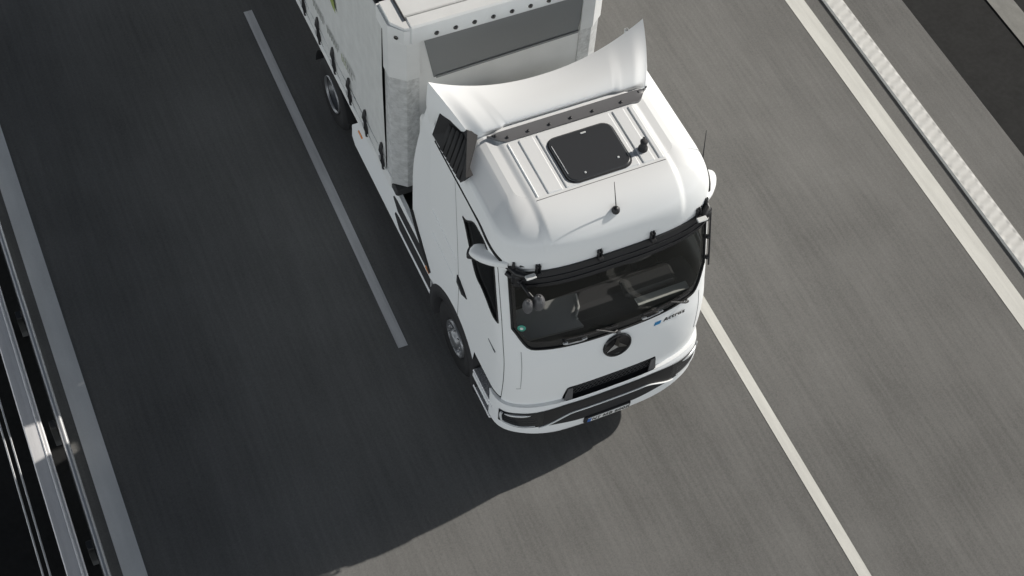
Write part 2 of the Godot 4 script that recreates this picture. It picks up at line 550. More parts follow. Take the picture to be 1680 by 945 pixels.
func build_cab(truck: Node3D) -> void:
	var sw := s_of(CT, 1.13 / CAB_W)         # windshield edge
	var sd := s_of(CT, 1.205 / CAB_W)        # door front edge
	SW0 = sd + 0.035
	SW1 = s_z(-1.33, 2.8)
	var sdr := s_z(-1.46, 2.2)               # door rear edge
	# front panel under the windshield, notched for the grille
	var fb := func(s: float) -> float:
		var x := absf(cab(s, 1.2).x)
		return lerpf(1.30, 1.01, smoothstep(0.535, 0.60, x))
	var st := mb()
	cab_patch(st, -sw, sw, 120, fb, wind_lo, 26)
	var fp := build(st, "front_panel", "paint", truck, false)
	# pillars beside the windshield
	for sg in [-1.0, 1.0]:
		st = mb()
		cab_patch(st, sg * sw, sg * (sd - 0.004), 6, func(_s): return 1.01, y_rim, 50)
		build(st, "corner_pillar", "paint", truck, false)
		# door: below, above, in front of and behind the window opening
		st = mb()
		cab_patch(st, sg * (sd + 0.002), sg * SW0, 4, side_low, y_rim_gap, 40)
		cab_patch(st, sg * SW0, sg * SW1, 30, side_low, win_lo, 24)
		cab_patch(st, sg * SW0, sg * SW1, 30, win_hi, y_rim_gap, 6)
		cab_patch(st, sg * SW1, sg * (sdr - 0.003), 5, side_low, y_rim_gap, 30)
		var door := build(st, "door", "paint", truck, false)
		# glass and its rubber
		st = mb()
		cab_patch(st, sg * SW0, sg * SW1, 30, win_lo, win_hi, 14, -0.012)
		build(st, "window", "side_glass", door, false)
		st = mb()
		var loop: Array = []
		for i in 25:
			var s := lerpf(SW0, SW1, i / 24.0)
			loop.append(cab(sg * s, win_lo(s)))
		for i in 25:
			var s := lerpf(SW1, SW0, i / 24.0)
			loop.append(cab(sg * s, win_hi(s)))
		loop.append(loop[0])
		tube(st, loop, 0.011, 6, false)
		build(st, "window_seal", "rubber", door)
		# handle: recessed dark grip low behind the window
		st = mb()
		var h0 := cab(sg * s_z(-1.45, 1.9), 1.92)
		var h1 := cab(sg * s_z(-1.19, 1.8), 1.80)
		tube(st, [h0, h0.lerp(h1, 0.25) + Vector3(sg * 0.018, 0, 0), h0.lerp(h1, 0.75) + Vector3(sg * 0.018, 0, 0), h1], [0.012, 0.026, 0.024, 0.008], 8)
		build(st, "handle", "black_trim", door)
		# small dark badge
		st = mb()
		var b0 := cab(sg * (0.985), 1.86)
		var b1 := cab(sg * (1.0), 1.88)
		b0 = cab(sg * s_z(-0.60, 1.86), 1.83) + Vector3(sg * 0.004, 0, 0)
		b1 = cab(sg * 0.94, 1.85) + Vector3(sg * 0.004, 0, 0)
		rbox(st, (b0 + b1) * 0.5, Vector3(0.008, 0.022, 0.19), 0.003, Basis(Vector3.UP, 0.04 * sg))
		build(st, "badge", "letter_grey", door)
		# crease along the lower door
		# rear side panel
		st = mb()
		cab_patch(st, sg * (sdr + 0.003), sg * 2.0, 14, side_low, y_rim_gap, 30)
		build(st, "side_panel", "paint", truck, false)
		for yy in [2.15, 1.75]:
			box_part("pressed_rib", "paint", truck, Vector3(sg * (CAB_W + 0.002), yy, -1.86), Vector3(0.016, 0.07, 0.66), 0.0075, Basis(Vector3.RIGHT, 0.10))
		# dark joint along the roof edge
		st = mb()
		var jl: Array = []
		for i in 30:
			var s := lerpf(sw + 0.01, s_z(-2.12, 3.4), i / 29.0)
			jl.append(cab(sg * s, y_rim(s) - 0.010) + Vector3(sg * 0.002, 0, 0))
		var rads: Array = []
		for i in 30: rads.append(lerpf(0.020, 0.011, clampf(i / 12.0, 0, 1)))
		tube(st, jl, rads, 6)
		build(st, "roof_joint", "rubber", truck)
		# inner lining behind the door gaps
		st = mb()
		cab_patch(st, sg * sw, sg * SW0, 5, func(_s): return 1.05, y_rim, 20, -0.05)
		cab_patch(st, sg * SW0, sg * SW1, 20, side_low, func(s): return win_lo(s) - 0.02, 10, -0.05)
		cab_patch(st, sg * SW0, sg * SW1, 20, func(s): return win_hi(s) + 0.02, y_rim, 4, -0.05)
		cab_patch(st, sg * SW1, sg * 1.99, 10, side_low, y_rim, 10, -0.05)
		build(st, "lining", "interior_grey", truck, false)
		# side extension behind the cab
		st = mb()
		patch(st, func(u: float, v: float) -> Vector3:
			var y := lerpf(lerpf(0.95, 1.45, u), 3.86, v)
			var z := lerpf(REAR + 0.005, ext_rear(sg, v), u)
			return Vector3(sg * (CAB_W - 0.012 * u - 0.05 * u * v * v - 0.06 * smoothstep(0.75, 1.0, v)), y, z), 10, 24, Vector3(sg, 0, 0))
		patch(st, func(u: float, v: float) -> Vector3:
			var y := lerpf(lerpf(0.95, 1.45, u), 3.86, v)
			var z := lerpf(REAR + 0.005, ext_rear(sg, v), u)
			return Vector3(sg * (CAB_W - 0.035 - 0.012 * u - 0.05 * u * v * v - 0.06 * smoothstep(0.75, 1.0, v)), y, z), 10, 24, Vector3(-sg, 0, 0))
		patch(st, func(u: float, v: float) -> Vector3:
			var z := ext_rear(sg, v)
			return Vector3(sg * (CAB_W - 0.035 * u - 0.012 - 0.05 * v * v - 0.06 * smoothstep(0.75, 1.0, v)), lerpf(1.45, 3.86, v), z), 1, 24, Vector3(0, 0, -1))
		var ext := build(st, "side_deflector", "paint", truck, false)
		# rubber lip under the deflector
		st = mb()
		tube(st, [Vector3(sg * 1.245, 1.47, -2.80), Vector3(sg * 1.25, 1.30, -2.62), Vector3(sg * 1.25, 1.10, -2.38), Vector3(sg * 1.25, 0.97, -2.22)], 0.022, 6)
		build(st, "rubber_edge", "rubber", ext)
	# windshield
	st = mb()
	cab_patch(st, -sw, sw, 60, wind_lo, func(_s): return 3.165, 20, -0.006)
	var ws := build(st, "windshield", "glass", truck, false)
	st = mb()   # printed black border of the glass
	cab_patch(st, -sw, sw, 60, wind_lo, func(s): return minf(wind_lo(s) + 0.10, 3.16), 4, -0.012)
	for sg in [-1.0, 1.0]:
		cab_patch(st, sg * sw, sg * (sw - 0.035), 3, func(s): return wind_lo(s) + 0.09, func(_s): return 3.16, 12, -0.012)
	build(st, "glass_border", "gloss_black", ws, false)
	st = mb()
	var loop2: Array = []
	for i in 61:
		var s := lerpf(-sw, sw, i / 60.0)
		loop2.append(cab(s, wind_lo(s)))
	for i in 12:
		loop2.append(cab(sw, lerpf(wind_lo(sw), 3.16, (i + 1) / 12.0)))
	tube(st, loop2, 0.012, 6, false)
	var loop3: Array = []
	for i in 13:
		loop3.append(cab(-sw, lerpf(wind_lo(sw), 3.16, i / 12.0)))
	tube(st, loop3, 0.012, 6, false)
	build(st, "windshield_seal", "rubber", ws)
	# green round sticker low in the corner
	st = mb()
	var sp := s_of(CT, 1.045 / CAB_W)
	var pc := cab(-sp, 2.42) + cab_n(-sp, 2.42) * 0.004
	lathe(st, pc, cab_n(-sp, 2.42), [Vector2(0.0, 0.004), Vector2(0.042, 0.004), Vector2(0.045, 0.0)], 20)
	build(st, "round_sticker", "sticker_green", ws)
	st = mb()
	lathe(st, pc + Vector3(0, -0.005, 0.0), cab_n(-sp, 2.42), [Vector2(0.0, 0.006), Vector2(0.018, 0.006), Vector2(0.02, 0.003)], 16)
	build(st, "sticker_centre", "plate_white", ws)
	# black header strip above the glass
	st = mb()
	var hs := s_of(CT, 1.10 / CAB_W)
	var hl := func(s: float) -> float:
		return 2.985 + 0.02 * pow(absf(s) / hs, 2.0)
	cab_patch(st, -hs, hs, 60, hl, func(_s): return 3.185, 6, 0.03)
	patch(st, func(u: float, v: float) -> Vector3:
		var s := lerpf(-hs, hs, u)
		return cab(s, 3.185) + cab_n(s, 3.185) * lerpf(-0.03, 0.03, v), 60, 2, Vector3.UP)
	patch(st, func(u: float, v: float) -> Vector3:
		var s := lerpf(-hs, hs, u)
		var y: float = hl.call(s)
		return cab(s, y) + cab_n(s, y) * lerpf(-0.005, 0.03, v), 60, 2, Vector3.DOWN)
	for sg in [-1.0, 1.0]:
		patch(st, func(u: float, v: float) -> Vector3:
			var y: float = lerpf(hl.call(hs), 3.185, v)
			return cab(sg * hs, y) + cab_n(sg * hs, y) * lerpf(-0.02, 0.03, u), 2, 4, Vector3(sg, 0, 0))
	var hd := build(st, "header_strip", "black_trim", truck, false)
	for yy in [3.04, 3.11]:
		st = mb()
		var rl: Array = []
		for i in 41:
			var s := lerpf(-hs, hs, i / 40.0)
			rl.append(cab(s, yy) + cab_n(s, yy) * 0.034)
		tube(st, rl, 0.008, 6)
		build(st, "header_rib", "gloss_black", hd)
	for lx in [-0.86, -0.21, 0.39, 0.96]:
		st = mb()
		var s := signf(lx) * s_of(CT, absf(lx) / CAB_W)
		var p := cab(s, 3.19) + cab_n(s, 3.19) * 0.02
		rbox(st, p + Vector3(-0.016, 0.045, 0), Vector3(0.016, 0.12, 0.05), 0.005)
		rbox(st, p + Vector3(0.016, 0.045, 0), Vector3(0.016, 0.12, 0.05), 0.005)
		rbox(st, p + Vector3(0, 0.0, 0.03), Vector3(0.055, 0.05, 0.05), 0.008)
		tube(st, [p + Vector3(-0.03, 0.08, 0), p + Vector3(0.03, 0.08, 0)], 0.012, 6)
		build(st, "bracket", "black_trim", hd)
	# lugs on the side of the windshield
	for sg in [1.0]:
		for yy in [2.74, 2.46]:
			var p := cab(sg * (sw + 0.01), yy) + cab_n(sg * (sw + 0.01), yy) * 0.02
			box_part("lug", "black_trim", hd, p + cab_n(sg * (sw + 0.01), yy) * 0.005, Vector3(0.045, 0.045, 0.05), 0.01)
		st = mb()
		var rod: Array = []
		for i in 9:
			var yy := lerpf(3.12, 2.36, i / 8.0)
			rod.append(cab(sg * (sw + 0.01), yy) + cab_n(sg * (sw + 0.01), yy) * 0.045)
		tube(st, rod, 0.011, 8)
		build(st, "mirror_rod", "black_trim", hd)
	# roof
	build_roof(truck)
	# rear wall and floor of the cab
	st = mb()
	st.set_smooth_group(-1)
	quad_o(st, Vector3(-CAB_W, 0.86, REAR), Vector3(CAB_W, 0.86, REAR), Vector3(CAB_W, 3.45, REAR), Vector3(-CAB_W, 3.45, REAR), Vector3(0, 0, -1))
	var rp: Array = []
	for i in 17:
		rp.append(roof_pt(2.0, i / 16.0))
	for i in 17:
		rp.append(roof_pt(-2.0, 1.0 - i / 16.0))
	for i in range(1, rp.size() - 1):
		tri_o(st, rp[0], rp[i], rp[i + 1], Vector3(0, 0, -1))
	build(st, "rear_wall", "paint", truck)
	build_interior(truck)
	build_front_details(truck, fp)

func ext_rear(_sg: float, v: float) -> float:
	return lerpf(-2.80, -2.50, smoothstep(0.25, 1.0, v))

func y_rim_gap(s: float) -> float:
	return y_rim(s) - 0.004

# ---- roof
const RY := 3.74
const RIW := 0.88
var RT: Array
func roof_rim(s: float) -> Vector3:
	return cab(s, y_rim(s))
func roof_in(s: float) -> Vector3:
	var a := absf(s)
	var v := sup_at(RT, minf(a, 1.0))
	var z := -0.80 - 0.22 * v.y
	if a > 1.0: z = lerpf(-1.02, REAR, a - 1.0)
	return Vector3(signf(s) * RIW * v.x, RY, z)
func roof_pt(s: float, t: float) -> Vector3:
	var r := roof_rim(s)
	var i := roof_in(s)
	var ph := t * PI * 0.5
	var k := 2.0 / 2.5
	var a := 1.0 - pow(maxf(cos(ph), 0.0), k)
	var b := pow(maxf(sin(ph), 0.0), k)
	var sd := smoothstep(0.72, 1.0, absf(s))
	if sd > 0.0:
		var f := facet(t)
		a = lerpf(a, f.x, sd)
		b = lerpf(b, f.y, sd)
	var p := Vector3(lerpf(r.x, i.x, a), lerpf(r.y, i.y, b), lerpf(r.z, i.z, a))
	# raised middle field
	var x := absf(p.x)
	var lift := 0.022 * (1.0 - smoothstep(0.72, 0.80, x)) * smoothstep(0.06, 0.35, t)
	var dirn := Vector3(0, sin(ph), cos(ph) * (1.0 - smoothstep(0.9, 1.2, absf(s))))
	return p + dirn * lift

# bevelled shoulder: steep lower face, crease, flatter upper face
func facet(t: float) -> Vector2:
	var c := [Vector2(0, 0), Vector2(0.17, 0.50), Vector2(0.78, 0.93), Vector2(1, 1)]
	var u := t * 3.0
	var k := mini(int(u), 2)
	var e := 0.16
	var f := u - k
	var p: Vector2 = (c[k] as Vector2).lerp(c[k + 1], f)
	if f < e and k > 0:
		var q := (f + e) / (2.0 * e)
		p = (c[k] as Vector2).lerp(c[k - 1], e).lerp(c[k], q).lerp((c[k] as Vector2).lerp(c[k + 1], e), q)
	elif f > 1.0 - e and k < 2:
		var q := (f - 1.0 + e) / (2.0 * e)
		p = (c[k + 1] as Vector2).lerp(c[k], e).lerp(c[k + 1], q).lerp((c[k + 1] as Vector2).lerp(c[k + 2], e), q)
	return p

func build_roof(truck: Node3D) -> void:
	var st := mb()
	patch(st, func(u: float, v: float) -> Vector3:
		return roof_pt(lerpf(-2.0, 2.0, u), v), 260, 48, Vector3(0, 1, 0.2))
	# flat middle
	patch(st, func(u: float, v: float) -> Vector3:
		var s := lerpf(0.0, 2.0, v)
		var p := roof_pt(s, 1.0)
		var q := roof_pt(-s, 1.0)
		var x := lerpf(q.x, p.x, u)
		return Vector3(x, RY + 0.022 * (1.0 - smoothstep(0.72, 0.80, absf(x))), p.z), 90, 60, Vector3.UP)
	var roof := build(st, "roof", "paint", truck, false)
	var top := RY + 0.022
	# pressed panels
	for r in [[-0.70, -0.68], [-0.575, -0.415], [-0.375, 0.445], [0.485, 0.615], [0.665, 0.72]]:
		var w: float = r[1] - r[0]
		box_part("pressed_panel", "paint", roof, Vector3((r[0] + r[1]) * 0.5, top + 0.002, -1.19), Vector3(w, 0.020, 0.74), 0.009)
	# cross seam in front of the panels
	st = mb()
	tube(st, [Vector3(-0.72, top - 0.001, -0.785), Vector3(0.72, top - 0.001, -0.785)], 0.004, 5)
	build(st, "seam", "grey_trim", roof)
	# roof hatch
	st = mb()
	rounded_slab(st, Vector3(0.03, top + 0.022, -1.14), 0.71, 0.60, 0.10, 0.034, 0.014)
	var hatch := build(st, "roof_hatch", "hatch_glass", truck)
	hatch.set_meta("label", "dark glass roof hatch with rounded corners")
	st = mb()
	rounded_slab(st, Vector3(0.03, top + 0.012, -1.14), 0.74, 0.63, 0.115, 0.022, 0.008)
	build(st, "hatch_frame", "black_soft", hatch)
	for mk in [[0.07, -1.385, 0.06, 0.018], [-0.13, -0.905, 0.02, 0.022], [0.265, -0.96, 0.022, 0.022]]:
		box_part("hatch_fitting", "plate_white", hatch, Vector3(mk[0], top + 0.042, mk[1]), Vector3(mk[2], 0.012, mk[3]), 0.004)
	st = mb()
	tube(st, [Vector3(-0.305, top + 0.039, -1.34), Vector3(-0.30, top + 0.039, -0.95)], 0.004, 5)
	build(st, "hatch_edge", "steel", hatch)
	# beacon socket
	st = mb()
	lathe(st, Vector3(0.555, top + 0.01, -0.98), Vector3.UP, [Vector2(0.05, 0.0), Vector2(0.05, 0.03), Vector2(0.036, 0.035), Vector2(0.034, 0.11), Vector2(0.04, 0.115), Vector2(0.04, 0.13), Vector2(0.0, 0.135)], 20)
	tube(st, [Vector3(0.555, top + 0.10, -0.98), Vector3(0.58, top + 0.14, -1.03)], 0.012, 6)
	build(st, "beacon_socket", "black_soft", truck)
	# roof antenna
	st = mb()
	var ab := Vector3(-0.01, 3.60, -0.44)
	for i in 40:
		var pp := roof_pt(0.0, i / 40.0)
		if pp.z < -0.44:
			ab = pp
			break
	lathe(st, ab - Vector3(0, 0.015, 0), Vector3.UP, [Vector2(0.038, 0.0), Vector2(0.043, 0.02), Vector2(0.04, 0.045), Vector2(0.025, 0.065), Vector2(0.0, 0.07)], 20)
	var ant := build(st, "antenna", "black_trim", truck)
	st = mb()
	tube(st, [ab + Vector3(0, 0.05, 0), ab + Vector3(-0.03, 0.40, -0.06)], [0.006, 0.003], 6)
	build(st, "antenna_rod", "black_soft", ant)
	# side whip antenna
	st = mb()
	tube(st, [Vector3(1.20, 3.38, -0.88), Vector3(1.25, 3.42, -0.88), Vector3(1.255, 3.82, -0.93)], [0.012, 0.008, 0.003], 6)
	build(st, "whip_antenna", "black_soft", truck)
	# dark strip in front of the deflector
	st = mb()
	var sx0 := -0.85
	var sx1 := 0.97
	patch(st, func(u: float, v: float) -> Vector3:
		var x := lerpf(sx0, sx1, u)
		var e := maxf(absf((x - 0.06) / 0.91), 0.0)
		var zf := -1.585 - 0.14 * pow(smoothstep(0.80, 1.0, e), 1.5)
		var zr := -1.715 + 0.02 * smoothstep(0.85, 1.0, e)
		return Vector3(x, top + lerpf(0.014, 0.036, v * v), lerpf(zf, zr, v)), 60, 8, Vector3.UP)
	patch(st, func(u: float, v: float) -> Vector3:
		var x := lerpf(sx0, sx1, u)
		var e := maxf(absf((x - 0.06) / 0.91), 0.0)
		var zf := -1.585 - 0.14 * pow(smoothstep(0.80, 1.0, e), 1.5)
		return Vector3(x, top + lerpf(-0.03, 0.018, v), zf), 60, 1, Vector3(0, 0, 1))
	var stp := build(st, "deflector_strip", "strip_grey", truck, false)
	for i in 8:
		var x: float = [-0.77, -0.66, -0.43, -0.19, 0.05, 0.30, 0.63, 0.86][i]
		st = mb()
		lathe(st, Vector3(x, top + 0.02, -1.63 - (0.06 if i == 0 or i == 7 else 0.0)), Vector3(0, 1, 0.2).normalized(), [Vector2(0.016, 0), Vector2(0.015, 0.008), Vector2(0.0, 0.009)], 10)
		build(st, "bolt", "black_trim", stp)
	build_deflector(truck, top)
	build_intake(truck)

func rounded_slab(st: SurfaceTool, c: Vector3, w: float, d: float, r: float, h: float, bev: float) -> void:
	# horizontal slab with rounded corners and a rounded upper edge
	var prof := [Vector2(0.0, -h * 0.5), Vector2(0.0, h * 0.5 - bev), Vector2(bev * 0.3, h * 0.5 - bev * 0.3), Vector2(bev, h * 0.5)]
	var rings: Array = []
	for pf in prof:
		var ring: Array = []
		for k in 4:
			var cx := (w * 0.5 - r) * (1.0 if k == 0 or k == 3 else -1.0)
			var cz := (d * 0.5 - r) * (1.0 if k < 2 else -1.0)
			for j in 7:
				var a := PI * 0.5 * (k + j / 6.0)
				var rr: float = r - pf.x
				ring.append(c + Vector3(cx + cos(a) * rr, pf.y, cz + sin(a) * rr))
		rings.append(ring)
	st.set_smooth_group(0)
	var n: int = rings[0].size()
	for i in rings.size() - 1:
		for k in n:
			var k2 := (k + 1) % n
			quad_o(st, rings[i][k], rings[i][k2], rings[i + 1][k2], rings[i + 1][k], (rings[i][k] - c) * Vector3(1, 0, 1) + Vector3(0, 0.05, 0))
	st.set_smooth_group(-1)
	var lastr: Array = rings[-1]
	for k in n:
		tri_o(st, c + Vector3(0, h * 0.5, 0), lastr[k], lastr[(k + 1) % n], Vector3.UP)

func defl(u: float, v: float, top: float) -> Vector3:
	# u -1..1 across, v 0 at the leading edge, 1 at the trailing edge
	var a := absf(u)
	var xf := u * 0.98
	var xt := u * 1.225
	var x := lerpf(xf, xt, pow(v, 0.8))
	var zl := -1.79 + 0.02 * smoothstep(0.62, 0.70, a)
	var zt := -2.27 - 0.11 * a * a
	var yl := top + 0.040 - 0.012 * smoothstep(0.6, 0.72, a) - 0.05 * smoothstep(0.85, 1.0, a)
	var yt := 3.80 + 0.27 * pow(a, 2.2)
	var bulge := 0.055 * sin(PI * pow(v, 0.7)) + 0.006 * (1.0 - smoothstep(0.60, 0.74, a)) * (1.0 - v * v)
	var y := lerpf(yl, yt, v) + bulge
	return Vector3(x, y, lerpf(zl, zt, v) + 0.01 * sin(PI * v))

func build_deflector(truck: Node3D, top: float) -> void:
	var st := mb()
	patch(st, func(u: float, v: float) -> Vector3: return defl(u * 2.0 - 1.0, v, top), 100, 20, Vector3(0, 1, 0.6))
	# underside
	patch(st, func(u: float, v: float) -> Vector3: return defl(u * 2.0 - 1.0, v, top) + Vector3(0, -0.025, -0.012), 60, 10, Vector3(0, -1, -0.6))
	# trailing edge
	patch(st, func(u: float, v: float) -> Vector3: return defl(u * 2.0 - 1.0, 1.0, top) + Vector3(0, -0.025, -0.012) * v, 60, 1, Vector3(0, 0, -1))
	# front lip
	patch(st, func(u: float, v: float) -> Vector3:
		var p := defl(u * 2.0 - 1.0, 0.0, top)
		return p + Vector3(0, -0.045 * v, 0), 60, 2, Vector3(0, 0, 1))
	# side cheeks down to the roof
	for sg in [-1.0, 1.0]:
		patch(st, func(u: float, v: float) -> Vector3:
			var p := defl(sg, u, top)
			var foot := Vector3(sg * lerpf(0.99, 1.20, smoothstep(0.0, 1.0, u)), lerpf(3.70, 3.40, u), p.z + 0.0)
			return p.lerp(foot, v) + Vector3(sg * 0.03 * sin(PI * v), 0, 0), 20, 10, Vector3(sg, 0.2, 0))
	build(st, "roof_deflector", "paint", truck, false)

func build_intake(truck: Node3D) -> void:
	# black louvred housing on the truck's right roof shoulder
	var st := mb()
	var A := Vector3(-1.262, 3.50, -2.17)
	var B := Vector3(-1.255, 3.54, -1.44)
	var C := Vector3(-1.19, 3.80, -2.16)
	var D := Vector3(-1.05, 3.84, -2.20)
	var Ef := Vector3(-0.91, 3.775, -1.80)
	var F := Vector3(-1.02, 3.825, -1.83)
	var G := Vector3(-1.215, 3.645, -1.40)
	st.set_smooth_group(-1)
	quad_o(st, A, B, F, C, Vector3(-1, 0.2, 0))
	tri_o(st, B, G, F, Vector3(-0.6, 0.6, 0.4))
	quad_o(st, C, F, Ef, D, Vector3(0, 1, 0))
	tri_o(st, G, Ef, F, Vector3(0, 0.6, 0.6))
	tri_o(st, B, Vector3(-1.0, 3.6, -1.44), G, Vector3(0, 0, 1))
	quad_o(st, A, C, D, Vector3(-0.95, 3.6, -2.2), Vector3(0, 0, -1))
	quad_o(st, G, Vector3(-1.0, 3.6, -1.44), Vector3(-0.9, 3.6, -1.8), Ef, Vector3(0.3, 0.6, 0.6))
	var it := build(st, "air_intake", "black_soft", truck)
	it.set_meta("label", "black plastic air intake with louvres")
	# louvres across the outer face
	for i in 6:
		var f := 0.30 + i * 0.115
		var lo := A.lerp(B, f) + Vector3(-0.004, 0.01, 0)
		var hi := (C.lerp(F, minf(f * 1.35, 1.0)))
		if f * 1.35 > 1.0:
			hi = F.lerp(G, (f * 1.35 - 1.0) / 0.35 * 0.8)
		st = mb()
		var lo2 := lo + Vector3(0, 0, 0.055)
		hi = lo.lerp(hi, 0.86)
		var hi2 := hi + Vector3(0, 0, 0.045)
		var outv := Vector3(-0.010, 0.006, 0)
		quad_o(st, lo + outv, hi + outv, hi2, lo2, Vector3(-1, 0.2, 0.5))
		quad_o(st, lo, hi, hi + outv, lo + outv, Vector3(-0.2, 0.2, -1))
		tri_o(st, hi, hi2, hi + outv, Vector3(0, 1, 0))
		tri_o(st, lo, lo2, lo + outv, Vector3(0, -1, 0))
		build(st, "louvre", "black_soft", it)

# ---- inside of the cab
func build_interior(truck: Node3D) -> void:
	box_part("cab_floor", "interior_dark", truck, Vector3(0, 1.30, -1.2), Vector3(2.3, 0.06, 1.95), 0.01)
	box_part("cab_back_lining", "interior_grey", truck, Vector3(0, 2.4, -2.12), Vector3(2.3, 2.2, 0.06), 0.01)
	box_part("ceiling_lining", "interior_grey", truck, Vector3(0, 3.34, -1.35), Vector3(2.2, 0.05, 1.5), 0.01)
	var st := mb()
	# dashboard profile swept across
	var prof := [Vector2(2.02, -0.16), Vector2(2.10, -0.22), Vector2(2.12, -0.40), Vector2(2.09, -0.58), Vector2(2.0, -0.66), Vector2(1.75, -0.62), Vector2(1.4, -0.5), Vector2(1.36, -0.12)]
	var pl: Array = []
	for q in prof: pl.append(Vector3(-1.10, q.x, q.y - 0.06))
	extrude(st, pl, Vector3(2.20, 0, 0))
	var dash := build(st, "dashboard", "comb", truck)
	# paler tray on the passenger side, its kinked edge as seen through the glass
	st = mb()
	var tray := [Vector3(-1.06, 2.10, -0.27), Vector3(-0.33, 2.10, -0.20), Vector3(-0.36, 2.10, -0.34), Vector3(-0.28, 2.10, -0.44), Vector3(-0.24, 2.10, -0.62), Vector3(-1.06, 2.10, -0.66)]
	extrude(st, tray, Vector3(0, 0.035, 0))
	build(st, "dashboard_tray", "tray_grey", dash)
	st = mb()
	tube(st, [Vector3(-0.36, 2.14, -0.30), Vector3(-0.36, 2.14, -0.34), Vector3(-0.28, 2.14, -0.44), Vector3(-0.24, 2.14, -0.60)], 0.016, 6)
	build(st, "tray_rail", "tray_grey", dash)
	box_part("instrument_cover", "interior_dark", dash, Vector3(0.55, 2.17, -0.45), Vector3(0.62, 0.10, 0.24), 0.04, Basis(Vector3.RIGHT, 0.2))
	box_part("sunlit_dash_strip", "interior_light", dash, Vector3(0.62, 2.17, -0.24), Vector3(0.62, 0.012, 0.10), 0.004)  # pale strip: sunlight on the driver-side dash edge painted as colour
	# steering wheel
	st = mb()
	var c := Vector3(0.55, 2.12, -0.84)
	var ax := Vector3(0, 0.75, -0.66).normalized()
	var ring: Array = []
	var a := ax.cross(Vector3.UP).normalized()
	var b := a.cross(ax)
	for i in 33:
		var t := TAU * i / 32.0
		ring.append(c + (a * cos(t) + b * sin(t)) * 0.23)
	tube(st, ring, 0.016, 8, false)
	for t in [0.3, PI - 0.3, -PI * 0.5]:
		tube(st, [c, c + (a * cos(t) + b * sin(t)) * 0.23], 0.016, 6)
	tube(st, [c, c - ax * 0.3], 0.04, 8)
	build(st, "steering_wheel", "interior_dark", truck)
	for x in [-0.58, 0.58]:
		st = mb()
		rbox(st, Vector3(x, 1.78, -1.35), Vector3(0.52, 0.16, 0.52), 0.05)
		rbox(st, Vector3(x, 1.5, -1.35), Vector3(0.36, 0.44, 0.36), 0.03)
		rbox(st, Vector3(x, 2.2, -1.62), Vector3(0.50, 0.78, 0.15), 0.05, Basis(Vector3.RIGHT, -0.12))
		rbox(st, Vector3(x, 2.68, -1.68), Vector3(0.28, 0.20, 0.10), 0.04, Basis(Vector3.RIGHT, -0.12))
		build(st, "seat", "seat_cloth", truck)

# ---- front
func place_on(s: float, y: float, off: float) -> Transform3D:
	var n := cab_n(s, y)
	var up := Vector3.UP
	var x := up.cross(n).normalized()
	up = n.cross(x)
	return Transform3D(Basis(x, up, n), cab(s, y) + n * off)

